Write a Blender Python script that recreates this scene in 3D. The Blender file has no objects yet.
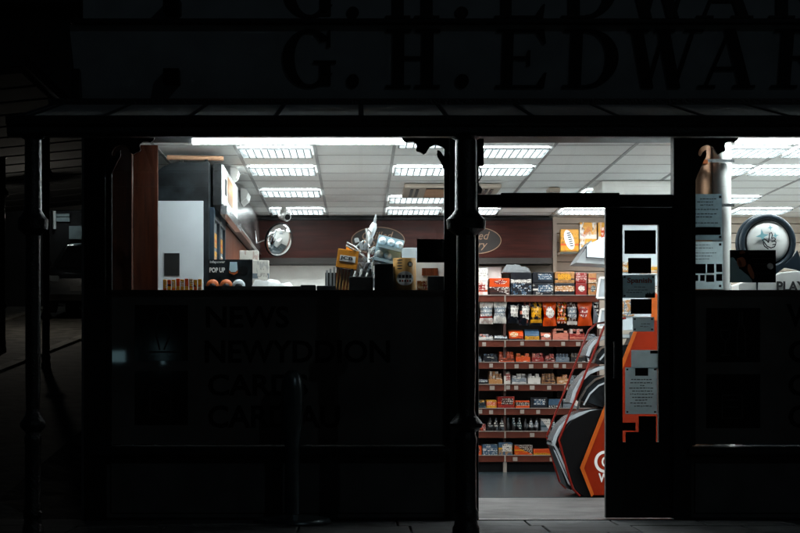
import bpy, bmesh, math, random
from mathutils import Vector, Matrix
random.seed(7)
scn = bpy.context.scene
R = math.radians
# ------------------------------------------------------------------ camera
F = 1810.0            # focal length in photo pixels (800 wide)
PX, PY = 358.0, 378.0 # vanishing point of the depth lines in photo pixels
EYE = 1.0             # the street falls away, so the lens is a metre above the shop floor
cd = bpy.data.cameras.new('camera'); cam = bpy.data.objects.new('camera', cd)
scn.collection.objects.link(cam); scn.camera = cam
cam.location = (0, 0, EYE); cam.rotation_euler = (R(90), 0, 0)
cd.sensor_width = 36; cd.lens = F / 800 * 36
cd.shift_x = (400 - PX) / 800; cd.shift_y = (PY - 266.5) / 800
cd.clip_start = 0.1; cd.clip_end = 2000
# ------------------------------------------------------------------ sky, moon-weak sun, exposure
w = bpy.data.worlds.new('World'); scn.world = w; w.use_nodes = True
nt = w.node_tree; bg = nt.nodes['Background']
sky = nt.nodes.new('ShaderNodeTexSky'); sky.sky_type = 'NISHITA'; sky.sun_disc = False
sky.sun_elevation = R(28); sky.sun_rotation = R(150)
nt.links.new(sky.outputs[0], bg.inputs[0]); bg.inputs[1].default_value = 0.0005
sd = bpy.data.lights.new('sun', 'SUN'); sun = bpy.data.objects.new('sun', sd)
scn.collection.objects.link(sun)
sd.energy = 0.02; sd.angle = R(0.5); sd.color = (0.72, 0.9, 1.0)
sun.rotation_euler = (R(62), 0, R(32)); sun.location = (5, -8, 12)
vs = scn.view_settings; vs.view_transform = 'Standard'; vs.look = 'None'; vs.exposure = 0.55; vs.gamma = 1
scn.render.engine = 'CYCLES'
cy = scn.cycles; cy.use_denoising = True; cy.max_bounces = 10; cy.diffuse_bounces = 5; cy.transparent_max_bounces = 16
cy.sample_clamp_indirect = 6; cy.caustics_reflective = False; cy.caustics_refractive = False
LAMP = 20.0     # ceiling diffusers
STRIP = 120.0   # window battens
# ------------------------------------------------------------------ helpers
C = scn.collection
def X(px, d): return (px - PX) / F * d
def Z(py, d): return EYE + (PY - py) / F * d
def s2l(c):
    return tuple(((v/255)/12.92 if v/255 <= 0.04045 else (((v/255)+0.055)/1.055)**2.4) for v in c)
MATS = {}
def mat(name, col, rough=0.6, metal=0.0, var=0.12, scale=9.0, bump=0.0, bscale=60.0, spec=0.3, emit=None, estr=0, coat=0):
    if name in MATS: return MATS[name]
    m = bpy.data.materials.new(name); m.use_nodes = True; n = m.node_tree.nodes; l = m.node_tree.links
    b = n['Principled BSDF']; b.inputs['Roughness'].default_value = rough; b.inputs['Metallic'].default_value = metal
    b.inputs['Specular IOR Level'].default_value = spec; b.inputs['Coat Weight'].default_value = coat
    tc = n.new('ShaderNodeTexCoord')
    nz = n.new('ShaderNodeTexNoise'); nz.inputs['Scale'].default_value = scale; nz.inputs['Detail'].default_value = 6
    l.new(tc.outputs['Object'], nz.inputs['Vector'])
    cr = n.new('ShaderNodeValToRGB')
    cr.color_ramp.elements[0].position = 0.3; cr.color_ramp.elements[1].position = 0.7
    cr.color_ramp.elements[0].color = tuple(v*(1-var) for v in col) + (1,)
    cr.color_ramp.elements[1].color = tuple(min(1, v*(1+var)) for v in col) + (1,)
    l.new(nz.outputs['Fac'], cr.inputs['Fac']); l.new(cr.outputs['Color'], b.inputs['Base Color'])
    if bump:
        bz = n.new('ShaderNodeTexNoise'); bz.inputs['Scale'].default_value = bscale; bz.inputs['Detail'].default_value = 4
        l.new(tc.outputs['Object'], bz.inputs['Vector'])
        bp = n.new('ShaderNodeBump'); bp.inputs['Strength'].default_value = bump; bp.inputs['Distance'].default_value = 0.01
        l.new(bz.outputs['Fac'], bp.inputs['Height']); l.new(bp.outputs['Normal'], b.inputs['Normal'])
    if emit:
        b.inputs['Emission Color'].default_value = emit + (1,); b.inputs['Emission Strength'].default_value = estr
    MATS[name] = m; return m
def glass(name, tint=(0.93, 0.96, 0.96), f0=0.05, rough=0.0, dust=0.0):
    m = bpy.data.materials.new(name); m.use_nodes = True; n = m.node_tree.nodes; l = m.node_tree.links
    n.remove(n['Principled BSDF']); out = n['Material Output']
    tr = n.new('ShaderNodeBsdfTransparent'); tr.inputs[0].default_value = tint + (1,)
    gl = n.new('ShaderNodeBsdfGlossy'); gl.inputs['Roughness'].default_value = rough
    fr = n.new('ShaderNodeFresnel'); fr.inputs[0].default_value = 1.45
    mx = n.new('ShaderNodeMixShader'); l.new(fr.outputs[0], mx.inputs[0]); l.new(tr.outputs[0], mx.inputs[1]); l.new(gl.outputs[0], mx.inputs[2])
    if dust:
        tc = n.new('ShaderNodeTexCoord'); mp = n.new('ShaderNodeMapping'); mp.inputs['Scale'].default_value = (1.0, 1.0, .45); mp.inputs['Rotation'].default_value = (0, .5, 0)
        nz = n.new('ShaderNodeTexNoise'); nz.inputs['Scale'].default_value = 3.5; nz.inputs['Detail'].default_value = 9; nz.inputs['Distortion'].default_value = 1.2
        l.new(tc.outputs['Object'], mp.inputs[0]); l.new(mp.outputs[0], nz.inputs['Vector'])
        mr = n.new('ShaderNodeMapRange'); mr.inputs['From Min'].default_value = .42; mr.inputs['From Max'].default_value = .75; mr.inputs['To Max'].default_value = dust; l.new(nz.outputs[0], mr.inputs['Value'])
        df = n.new('ShaderNodeBsdfTranslucent'); df.inputs[0].default_value = (.8, .85, .86, 1)
        m2 = n.new('ShaderNodeMixShader'); l.new(mr.outputs[0], m2.inputs[0]); l.new(mx.outputs[0], m2.inputs[1]); l.new(df.outputs[0], m2.inputs[2]); mx = m2
    l.new(mx.outputs[0], out.inputs[0]); MATS[name] = m; return m
def paper(name, col, trans=0.55, scale=14):
    """thin sheet: diffuse in front, lets some light through"""
    m = bpy.data.materials.new(name); m.use_nodes = True; n = m.node_tree.nodes; l = m.node_tree.links
    n.remove(n['Principled BSDF']); out = n['Material Output']
    tc = n.new('ShaderNodeTexCoord'); nz = n.new('ShaderNodeTexNoise'); nz.inputs['Scale'].default_value = scale; nz.inputs['Detail'].default_value = 8
    l.new(tc.outputs['Object'], nz.inputs['Vector'])
    cr = n.new('ShaderNodeValToRGB'); cr.color_ramp.elements[0].position = .3; cr.color_ramp.elements[1].position = .7
    cr.color_ramp.elements[0].color = tuple(v*.82 for v in col)+(1,); cr.color_ramp.elements[1].color = col+(1,)
    l.new(nz.outputs[0], cr.inputs[0])
    d = n.new('ShaderNodeBsdfDiffuse'); t = n.new('ShaderNodeBsdfTranslucent'); l.new(cr.outputs[0], d.inputs[0]); l.new(cr.outputs[0], t.inputs[0])
    mx = n.new('ShaderNodeMixShader'); mx.inputs[0].default_value = trans
    l.new(d.outputs[0], mx.inputs[1]); l.new(t.outputs[0], mx.inputs[2]); l.new(mx.outputs[0], out.inputs[0]); MATS[name] = m; return m
def wood(name, c1, c2, rough=0.45, sx=1.0, sz=14.0, axis='Z'):
    m = bpy.data.materials.new(name); m.use_nodes = True; n = m.node_tree.nodes; l = m.node_tree.links
    b = n['Principled BSDF']; b.inputs['Roughness'].default_value = rough; b.inputs['Specular IOR Level'].default_value = .12
    tc = n.new('ShaderNodeTexCoord'); mp = n.new('ShaderNodeMapping')
    mp.inputs['Scale'].default_value = (sz, sz, sx) if axis == 'Z' else (sx, sz, sz)
    nz = n.new('ShaderNodeTexNoise'); nz.inputs['Scale'].default_value = 3; nz.inputs['Detail'].default_value = 8; nz.inputs['Distortion'].default_value = .6
    l.new(tc.outputs['Object'], mp.inputs[0]); l.new(mp.outputs[0], nz.inputs['Vector'])
    cr = n.new('ShaderNodeValToRGB'); cr.color_ramp.elements[0].position = .32; cr.color_ramp.elements[1].position = .68
    cr.color_ramp.elements[0].color = c1+(1,); cr.color_ramp.elements[1].color = c2+(1,)
    l.new(nz.outputs[0], cr.inputs[0]); l.new(cr.outputs[0], b.inputs['Base Color']); MATS[name] = m; return m
def packmat(c1, c2, c3, rough=0.35, plain=False):
    style = 6 if plain else random.randrange(6)
    """printed packaging: three inks in patches, a different cut of the print on every copy"""
    key = 'print_%s_%s_%s_%s' % (c1, c2, c3, style)
    if key in MATS: return MATS[key]
    m = bpy.data.materials.new('packaging_print'); m.use_nodes = True; n = m.node_tree.nodes; l = m.node_tree.links
    b = n['Principled BSDF']; b.inputs['Roughness'].default_value = rough; b.inputs['Specular IOR Level'].default_value = .35
    tc = n.new('ShaderNodeTexCoord'); oi = n.new('ShaderNodeObjectInfo')
    def M(op, a, b_=None, c_=None):
        q = n.new('ShaderNodeMath'); q.operation = op
        for i, v in enumerate((a, b_, c_)):
            if v is None: continue
            if isinstance(v, (int, float)): q.inputs[i].default_value = v
            else: l.new(v, q.inputs[i])
        return q.outputs[0]
    rnd = oi.outputs['Random']; sx = n.new('ShaderNodeSeparateXYZ'); l.new(tc.outputs['Generated'], sx.inputs[0]); u, wv = sx.outputs[0], sx.outputs[2]
    def noise(scx, scz, detail, off):
        cb = n.new('ShaderNodeCombineXYZ'); l.new(M('MULTIPLY_ADD', u, scx, M('MULTIPLY', rnd, 91.0+off)), cb.inputs[0]); l.new(M('MULTIPLY', wv, scz), cb.inputs[2]); l.new(M('MULTIPLY', rnd, 37.0), cb.inputs[1])
        z_ = n.new('ShaderNodeTexNoise'); z_.inputs['Scale'].default_value = 1.0; z_.inputs['Detail'].default_value = detail; l.new(cb.outputs[0], z_.inputs['Vector']); return z_.outputs['Fac']
    warp = noise(3.0, 3.0, 1, 3)
    cu = M('ADD', M('MULTIPLY', rnd, .3), .35)                     # label centre
    du = M('DIVIDE', M('SUBTRACT', M('ADD', u, M('MULTIPLY', warp, .15)), M('ADD', cu, .07)), .30)
    dw = M('DIVIDE', M('SUBTRACT', M('ADD', wv, M('MULTIPLY', warp, .22)), .68), .24)
    if style == 0: field = M('LESS_THAN', M('ADD', M('MULTIPLY', du, du), M('MULTIPLY', dw, dw)), 1.0)
    elif style == 1: field = M('GREATER_THAN', M('ADD', M('MULTIPLY', u, .9), M('ADD', wv, M('MULTIPLY', warp, .35))), 1.15)
    elif style == 2: field = M('LESS_THAN', M('ABSOLUTE', dw), .9)
    elif style == 3: field = M('LESS_THAN', M('MAXIMUM', M('ABSOLUTE', du), M('ABSOLUTE', dw)), 1.1)
    elif style == 4: field = M('GREATER_THAN', noise(4.0, 3.0, 2, 17), .53)
    elif style == 6: field = M('GREATER_THAN', noise(1.6, 5.0, 1, 23), .6)
    else: field = M('LESS_THAN', M('ADD', wv, M('MULTIPLY', warp, .3)), .52)
    band = M('LESS_THAN', M('ABSOLUTE', M('SUBTRACT', wv, M('MULTIPLY_ADD', rnd, .5, .1))), .07)
    art = M('GREATER_THAN', noise(5.0, 4.0, 3, 11), .56)
    tx = M('MULTIPLY', M('GREATER_THAN', noise(26.0 if style != 6 else 3.0, 7.0, 2, 29), .54), M('GREATER_THAN', M('SINE', M('MULTIPLY', wv, 34.0)), -.2))
    def mix(f, A, B):
        q = n.new('ShaderNodeMix'); q.data_type = 'RGBA'; l.new(f, q.inputs[0])
        for v, i in ((A, 6), (B, 7)):
            if isinstance(v, tuple): q.inputs[i].default_value = v+(1,)
            else: l.new(v, q.inputs[i])
        return q.outputs[2]
    k1, k2, k3 = [tuple(0.76*v**1.5 for v in s2l(c_)) for c_ in (c1, c2, c3)]; dk = tuple(v*.25 for v in k1)
    col = mix(art, k1, tuple(.6*a_+.4*b_ for a_, b_ in zip(k1, k3)))
    col = mix(band, col, k3); col = mix(field, col, k2); col = mix(M('MULTIPLY', field, tx), col, dk if sum(k2) > .6 else s2l((225, 220, 210)))
    l.new(col, b.inputs['Base Color'])
    cz = n.new('ShaderNodeTexNoise'); cz.inputs['Scale'].default_value = 26; bp = n.new('ShaderNodeBump'); bp.inputs['Strength'].default_value = .35; bp.inputs['Distance'].default_value = .01
    l.new(tc.outputs['Object'], cz.inputs['Vector']); l.new(cz.outputs[0], bp.inputs['Height']); l.new(bp.outputs[0], b.inputs['Normal'])
    MATS[key] = m; return m
ORG = {}   # world origin of each object built here
class MB:
    def __init__(s): s.v = []; s.f = []
    def add(s, vs, fs):
        o = len(s.v); s.v += [tuple(p) for p in vs]; s.f += [tuple(i+o for i in f) for f in fs]; return s
    def box(s, x0, x1, y0, y1, z0, z1):
        return s.add([(x0,y0,z0),(x1,y0,z0),(x1,y1,z0),(x0,y1,z0),(x0,y0,z1),(x1,y0,z1),(x1,y1,z1),(x0,y1,z1)],
                     [(3,2,1,0),(4,5,6,7),(0,1,5,4),(1,2,6,5),(2,3,7,6),(3,0,4,7)])
    def prism(s, poly, y0, y1, plane='xz'):
        """poly in (x,z) pushed along y, or in (y,z) along x when plane is 'yz', or (x,y) along z"""
        n = len(poly)
        if plane == 'xz': a = [(p[0], y0, p[1]) for p in poly]; b = [(p[0], y1, p[1]) for p in poly]
        elif plane == 'yz': a = [(y0, p[0], p[1]) for p in poly]; b = [(y1, p[0], p[1]) for p in poly]
        else: a = [(p[0], p[1], y0) for p in poly]; b = [(p[0], p[1], y1) for p in poly]
        return s.add(a+b, [tuple(range(n)), tuple(range(2*n-1, n-1, -1))] + [(i, (i+n), (i+1) % n + n, (i+1) % n) for i in range(n)])
    def tube(s, pts, r, n=8, caps=True):
        pts = [Vector(p) for p in pts]; rs = r if isinstance(r, (list, tuple)) else [r]*len(pts)
        rings = []; up = None
        for i, p in enumerate(pts):
            t = (pts[min(i+1, len(pts)-1)] - pts[max(i-1, 0)]).normalized()
            if up is None:
                up = Vector((0,0,1)) if abs(t.z) < .9 else Vector((1,0,0))
            a = (up - t*up.dot(t)).normalized(); b = t.cross(a); up = a
            rings.append([p + (a*math.cos(2*math.pi*k/n) + b*math.sin(2*math.pi*k/n))*rs[i] for k in range(n)])
        vs = [q for g in rings for q in g]; fs = []
        for i in range(len(pts)-1):
            for k in range(n):
                fs.append((i*n+k, i*n+(k+1) % n, (i+1)*n+(k+1) % n, (i+1)*n+k))
        if caps: fs += [tuple(range(n-1, -1, -1)), tuple((len(pts)-1)*n+k for k in range(n))]
        return s.add(vs, fs)
    def lathe(s, prof, c, n=20, sx=1.0, sy=1.0):
        """profile of (r,z) about a vertical axis at c"""
        vs = []; fs = []; m = len(prof)
        for r, z in prof:
            for k in range(n):
                a = 2*math.pi*k/n; vs.append((c[0]+r*sx*math.cos(a), c[1]+r*sy*math.sin(a), c[2]+z))
        for i in range(m-1):
            for k in range(n): fs.append((i*n+k, i*n+(k+1) % n, (i+1)*n+(k+1) % n, (i+1)*n+k))
        fs += [tuple(range(n-1, -1, -1)), tuple((m-1)*n+k for k in range(n))]
        return s.add(vs, fs)
    def build(s, name, m, parent=None, smooth=False, bevel=0):
        me = bpy.data.meshes.new(name)
        o = Vector((0,0,0))
        if parent is not None: o = ORG[parent]
        me.from_pydata([tuple(Vector(p)-o) for p in s.v], [], s.f); me.update()
        bm = bmesh.new(); bm.from_mesh(me); bmesh.ops.recalc_face_normals(bm, faces=bm.faces)
        bm.to_mesh(me); bm.free()
        if smooth:
            for p in me.polygons: p.use_smooth = True
            try: me.set_sharp_from_angle(angle=R(40))
            except Exception: pass
        me.materials.append(m if not isinstance(m, str) else MATS[m])
        ob = bpy.data.objects.new(name, me); C.objects.link(ob)
        if parent is not None: ob.parent = parent
        ORG[ob] = o.copy()
        if bevel:
            bv = ob.modifiers.new('bevel', 'BEVEL'); bv.width = bevel; bv.segments = 2; bv.limit_method = 'ANGLE'
        return ob
def recentre(ob):
    """move a top-level mesh's origin to the middle of its base"""
    me = ob.data; xs = [v.co.x for v in me.vertices]; ys = [v.co.y for v in me.vertices]; zs = [v.co.z for v in me.vertices]
    o = Vector(((min(xs)+max(xs))/2, (min(ys)+max(ys))/2, min(zs)))
    me.transform(Matrix.Translation(-o)); ob.location = o; ORG[ob] = o
    return ob
def tag(o, label, cat, group=None):
    o['label'] = label; o['category'] = cat
    if group: o['group'] = group
    return o
def thing(name, label, cat, loc, group=None):
    o = bpy.data.objects.new(name, None); C.objects.link(o); o.location = loc; o.empty_display_size = .1
    ORG[o] = Vector(loc); return tag(o, label, cat, group)
def struct(o): o['kind'] = 'structure'; return o
def one(name, mb, m, label, cat, group=None, smooth=False, bevel=0):
    return tag(recentre(mb.build(name, m, None, smooth, bevel)), label, cat, group)
def share(name, me, loc, parent, m=None):
    """an object that shares mesh data, loc in world"""
    o = bpy.data.objects.new(name, me); C.objects.link(o); o.parent = parent
    o.location = Vector(loc) - (ORG[parent] if parent is not None else Vector((0,0,0))); ORG[o] = Vector(loc); return o
def text(s, x0, x1, z0, z1, y, m, parent, name='lettering', bold=0.0, ext=.0008, shear=0, rz=0.0, space=1.0):
    """flat lettering facing the street, fitted to the box x0..x1, z0..z1 at depth y"""
    cu = bpy.data.curves.new('t', 'FONT'); cu.body = s; cu.extrude = 0.0; cu.offset = bold; cu.shear = shear; cu.space_line = space; cu.resolution_u = 3
    to = bpy.data.objects.new('t', cu); C.objects.link(to)
    dg = bpy.context.evaluated_depsgraph_get(); me = bpy.data.meshes.new_from_object(to.evaluated_get(dg))
    bpy.data.objects.remove(to); bpy.data.curves.remove(cu)
    vx = [v.co.x for v in me.vertices]; vy = [v.co.y for v in me.vertices]
    ax, bx, ay, by = min(vx), max(vx), min(vy), max(vy)
    cx, cz = (x0+x1)/2, (z0+z1)/2
    vs = []
    for v in me.vertices:
        u = x0 + (v.co.x-ax)/(bx-ax)*(x1-x0) - cx; t = z0 + (v.co.y-ay)/(by-ay)*(z1-z0) - cz
        vs.append((cx+u*math.cos(rz)-t*math.sin(rz), y, cz+u*math.sin(rz)+t*math.cos(rz)))
    mb = MB(); mb.v = vs; mb.f = [tuple(p.vertices) for p in me.polygons]
    bpy.data.meshes.remove(me)
    return mb.build(name, m, parent)
def pxpoly(pts, d): return [(X(a, d), Z(b, d)) for a, b in pts]
def ell(cx, cz, rx, rz, n=24, a0=0, a1=2*math.pi, closed=True):
    k = n if closed else n-1
    return [(cx+rx*math.cos(a0+(a1-a0)*i/k), cz+rz*math.sin(a0+(a1-a0)*i/k)) for i in range(n)]
def stroke(pts, wd):
    """flat ribbon along (x,z) points, as quads"""
    P = [Vector(p) for p in pts]; L = []; Rr = []
    for i, p in enumerate(P):
        t = (P[min(i+1, len(P)-1)]-P[max(i-1, 0)]).normalized(); nrm = Vector((-t.y, t.x))*wd/2
        L.append(p+nrm); Rr.append(p-nrm)
    return L, Rr
def ribbon(mb, pts, wd, y):
    L, Rr = stroke(pts, wd); n = len(L)
    mb.add([(p.x, y, p.y) for p in L]+[(p.x, y, p.y) for p in Rr], [(i, i+1, n+i+1, n+i) for i in range(n-1)]); return mb
# ------------------------------------------------------------------ materials
mat('frame_black', (0.012, 0.014, 0.015), .38, var=.3, bump=.15, bscale=40)
mat('iron_black', (0.01, 0.012, 0.013), .36, spec=.5, var=.3, bump=.6, bscale=70)
mat('bollard_black', (0.09, 0.115, 0.125), .28, metal=.7, var=.3); mat('fascia_paint', (0.26, 0.30, 0.32), .5, var=.16, scale=3, bump=.1)
mat('letter_paint', (0.012, 0.013, 0.014), .55)
mat('film', (0.115, 0.11, 0.105), .025, var=.35, scale=1.7, spec=.5)
mat('film_dark', (0.014, 0.014, 0.014), .06, var=.1, spec=.4)
mat('film_mid', (0.035, 0.036, 0.036), .6, var=.1, spec=.2)
mat('riser', (0.085, 0.088, 0.088), .6, var=.25, scale=4, bump=.15)
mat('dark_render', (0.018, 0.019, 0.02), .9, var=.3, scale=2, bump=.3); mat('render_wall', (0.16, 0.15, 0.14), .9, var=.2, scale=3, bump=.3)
mat('slab', (0.08, 0.086, 0.088), .8, var=.28, scale=6, bump=.35, bscale=35)
mat('joint', (0.05, 0.05, 0.05), .95)
mat('asphalt', (0.10, 0.095, 0.085), .85, var=.6, scale=3.5, bump=1.0, bscale=9)
mat('kerbstone', (0.2, 0.19, 0.165), .8, var=.3, bump=.3)
mat('ceil_tile', (0.91, 0.91, 0.90), .9, var=.05, scale=60, bump=.1, bscale=220)
mat('tbar', (0.32, 0.32, 0.32), .5)
mat('white_plastic', (0.78, 0.78, 0.76), .35, var=.04)
mat('white_board', (0.74, 0.73, 0.70), .6, var=.06)
mat('grey_panel', (0.46, 0.50, 0.53), .5, var=.08, scale=4)
mat('navy_dark', (0.008, 0.011, 0.013), .45, var=.95, scale=9, spec=.15)
mat('navy', (0.012, 0.021, 0.031), .35, var=.2)
mat('cream', (0.48, 0.40, 0.33), .6, var=.06)
mat('tan', (0.5, 0.27, 0.16), .6, var=.12, scale=5)
mat('chrome', (0.8, 0.82, 0.84), .22, metal=1, var=.1)
mat('mirror', (0.92, 0.93, 0.94), .02, metal=1, var=.0)
mat('black_plastic', (0.005, 0.005, 0.0055), .4, spec=.12)
mat('dark_card', (0.012, 0.0125, 0.0125), .6, var=.3, spec=.15)
mat('rail_red', (0.15, 0.008, 0.004), .35, spec=.15)
mat('red_panel', (0.23, 0.017, 0.004), .4, spec=.12, var=.08)
mat('orange_edge', (0.45, 0.085, 0.008), .4)
mat('hood', (0.42, 0.47, 0.5), .2, var=.15); mat('lid_grey', (0.10, 0.115, 0.125), .25, var=.3, spec=.4); mat('smoked', (0.004, 0.006, 0.007), .3, var=.2, spec=.08)
mat('shelf_brown', (0.07, 0.017, 0.010), .5, spec=.08, var=.18, scale=7)
mat('shelf_metal', (0.05, 0.022, 0.017), .5, var=.15)
mat('shelf_back', (0.02, 0.016, 0.014), .7)
mat('ticket', (0.24, 0.205, 0.175), .6)
mat('vinyl_floor', (0.021, 0.034, 0.040), .24, spec=.5, var=.3, scale=3, bump=.05)
mat('mat_floor', (0.064, 0.062, 0.061), .7, var=.5, scale=3.2, bump=.5, bscale=80)
mat('ink', (0.02, 0.02, 0.022), .7)
mat('white_ink', (0.8, 0.8, 0.78), .6)
mat('gold_ink', (0.20, 0.12, 0.075), .5)
mat('red_ink', (0.35, 0.05, 0.03), .6)
mat('orange_box', (0.66, 0.24, 0.012), .45, var=.08)
mat('orange_dark', (0.45, 0.10, 0.02), .5, var=.2)
mat('tin', (0.46, 0.25, 0.08), .4, var=.08)
mat('bulb_white', (0.8, 0.84, 0.86), .25)
mat('bulb_blue', (0.45, 0.62, 0.70), .25, var=.1)
mat('grey_plastic', (0.3, 0.32, 0.33), .4, var=.2)
mat('skin', (0.25, 0.14, 0.10), .7)
mat('teal_ink', (0.22, 0.45, 0.5), .5)
mat('tube', (0.9, 0.9, 0.9), .4, var=0, emit=(0.93, 0.99, 1.0), estr=LAMP)
mat('strip', (0.9, 0.9, 0.9), .4, var=0, emit=(0.93, 0.99, 1.0), estr=STRIP)
mat('louvre_metal', (0.10, 0.108, 0.11), .4, var=.6, scale=16); mat('blade_metal', (0.14, 0.15, 0.155), .4, var=.5, scale=30); mat('reflector', (0.72, 0.74, 0.75), .3, metal=.6, var=.2, scale=25)
wood('sapele', s2l((50, 21, 10)), s2l((74, 34, 17)), .6)
wood('sign_wood', s2l((32, 10, 7)), s2l((54, 20, 14)), .45, axis='X')
wood('teak', s2l((84, 38, 18)), s2l((122, 62, 33)), .45)
wood('bulk_brown', s2l((38, 32, 32)), s2l((62, 54, 52)), .25)
GL = glass('window_glass', dust=.005); glass('clear_plastic', (0.75, 0.8, 0.82))
paper('note_paper', (0.72, 0.80, 0.82), .7); paper('note_grey', (0.6, 0.68, 0.7), .65); paper('note_blue', (0.42, 0.5, 0.53), .6, 30)
paper('canopy_glass', (0.62, 0.64, 0.64), .6, 30); paper('white_bag', (0.85, 0.86, 0.86), .3); paper('dark_paper', (0.05, 0.036, 0.03), .6, 30); paper('clear_bag', (0.30, 0.32, 0.33), .4, 40)

# ------------------------------------------------------------------ ground
D0 = 12.8                      # shop front plane
def gz(x, y):
    if y < 11.0: return -0.06 - 0.55*min(1.0, (11.0-y)/11.0) if y > -20 else -0.61
    t = max(0.0, min(1.0, (-2.0 - x)/0.8)); up = min(6.0, 0.1*max(0.0, y-13.0))
    if y > 21.5: t = 1.0
    return -0.06 + up*t
gx = [-160, -80, -40, -20, -12, -9] + [-8+0.4*i for i in range(16)] + [-1.95, 0, 3, 6, 9, 15, 30, 80, 160]
gy = [-60, -20, -5, 0, 3, 6, 8, 10, 11, 12, 12.9] + [13+1.0*i for i in range(30)] + [45, 55, 73, 120, 260]
mb = MB(); mb.v = [(x, y, gz(x, y)) for y in gy for x in gx]; n = len(gx)
mb.f = [(j*n+i, j*n+i+1, (j+1)*n+i+1, (j+1)*n+i) for j in range(len(gy)-1) for i in range(n-1)]
struct(mb.build('street', 'asphalt'))
# pavement slabs before the shop, each laid on its own
pave = struct(MB().box(-9, 9, 10.6, 12.86, -0.3, -0.03).build('pavement', 'joint'))
k = 0
for row, (ya, yb) in enumerate(((10.62, 11.17), (11.18, 11.74), (11.75, 12.27), (12.28, 12.845))):
    x = -3.4 - .23*(row % 2)
    while x < 5.2:
        wd = random.choice((.6, .6, .75, .9))
        dz = random.uniform(-.004, .004)
        MB().box(x+.006, x+wd-.006, ya, yb, -.05, dz).build('paving_slab', 'slab', pave, bevel=.006)
        x += wd
# kerbs climbing the side lane
def kerb(pts, wd):
    mb = MB()
    for (xa, ya), (xb, yb) in zip(pts, pts[1:]):
        za, zb = gz(xa, ya), gz(xb, yb)
        mb.add([(xa-wd, ya, za-.1), (xa+wd, ya, za-.1), (xb+wd, yb, zb-.1), (xb-wd, yb, zb-.1), (xa-wd, ya, za+.04), (xa+wd, ya, za+.04), (xb+wd, yb, zb+.04), (xb-wd, yb, zb+.04)],
               [(0,1,2,3), (4,5,6,7), (0,1,5,4), (1,2,6,5), (2,3,7,6), (3,0,4,7)])
    return mb
for i in range(9):
    struct(kerb([(-5.0+.09*i, 22+1.9*i), (-5.0+.09*(i+.97), 22+1.9*(i+.97))], .09).build('kerb', 'kerbstone'))
for i in range(6):
    struct(kerb([(-6.9+.06*i, 29+1.9*i), (-6.9+.06*(i+.97), 29+1.9*(i+.97))], .09).build('kerb', 'kerbstone'))

# ------------------------------------------------------------------ shop room (the setting)
XL, XR, YB, CZ = -1.87, 5.07, 19.70, 2.745
struct(MB().box(XL, XR, 15.2, YB, -.1, 0).build('shop_floor', 'vinyl_floor'))
struct(MB().box(XL, XR, D0+.04, 15.195, -.1, -.004).build('entrance_floor', 'mat_floor'))
struct(MB().box(XL-.1, XL, D0+.1, YB+.1, -.2, 3.4).build('wall_left', 'white_board'))
struct(MB().box(XR, XR+.1, D0+.1, YB+.1, -.2, 3.4).build('wall_right', 'white_board'))
back = struct(MB().box(XL, XR, YB, YB+.12, -.2, 3.4).build('wall_back', 'cream'))
ceil = struct(MB().box(XL, XR, D0+.06, YB, CZ+.22, CZ+.3).build('ceiling', 'white_board'))
TW, TD, TX0, TY0 = .6, .613, -.327, 13.56
lights = {(-1,0), (-1,2), (-1,5), (-1,8), (1,2), (1,6), (1,8), (2,0), (2,2), (2,8), (5,0), (6,0), (7,0), (5,2), (6,2), (7,2), (6,6), (7,8), (4,5), (4,8), (1,-1), (5,5)}
cass = {(1,4), (2,4)}
tile_me = {}
grid = MB()
for r in range(-2, 10):
    y0 = TY0 + TD*r; y1 = y0 + TD
    y0c, y1c = max(y0, D0+.08), min(y1, YB)
    for kx in range(-3, 9):
        x0 = max(TX0 + TW*kx, XL+.002); x1 = min(TX0 + TW*(kx+1), XR-.002)
        if x1-x0 < .05 or y1c-y0c < .05 or (kx, r) in lights: continue
        key = (round(x1-x0, 3), round(y1c-y0c, 3))
        if key not in tile_me:
            o = MB().box(.01, x1-x0-.01, .01, y1c-y0c-.01, 0, .015).build('ceiling_tile', 'ceil_tile', ceil); tile_me[key] = o.data
            o.location = Vector((x0, y0c, CZ)); 
        else:
            share('ceiling_tile', tile_me[key], (x0, y0c, CZ), ceil)
    grid.box(XL, XR, y0c-.009, y0c+.009, CZ-.002, CZ+.02)
for kx in range(-2, 9):
    x = TX0+TW*kx
    grid.box(x-.012, x+.012, D0+.08, YB, CZ-.006, CZ+.019)
grid.build('grid_rail', 'tbar', ceil)
# ceiling lights: tray, three tubes, louvre blades
def fixture():
    t = thing('ceiling_light', 'x', 'light', (0, 0, CZ), 'recessed ceiling lights of the shop')
    w2, d2 = TW/2-.014, TD/2-.012
    MB().box(-w2, w2, -d2, d2, CZ-.003, CZ+.02).build('tray', 'white_plastic', t)
    MB().prism([(-d2+.03, CZ-.0035), (d2-.03, CZ-.0035), (d2-.06, CZ-.017), (-d2+.06, CZ-.017)], -w2+.03, w2-.03, 'yz').build('diffuser', 'tube', t)
    lv = MB()
    for i in range(7):
        q = -d2+.035+(2*d2-.07)*i/6; lv.box(-w2+.012, w2-.012, q-.003, q+.003, CZ-.028, CZ-.0175)
    lv.build('louvre', 'louvre_metal', t)
    lv = MB()
    for i in range(11):
        x = -w2 + .016 + (2*w2-.032)*i/10; lv.box(x-.004, x+.004, -d2+.02, d2-.02, CZ-.031, CZ-.0285)
    lv.build('cross_blade', 'blade_metal', t)
    return t
proto = fixture(); first = True
ordn = ['first', 'second', 'third', 'fourth', 'fifth', 'sixth', 'seventh', 'eighth', 'ninth', 'tenth', 'eleventh', 'twelfth', 'thirteenth', 'fourteenth']
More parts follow.
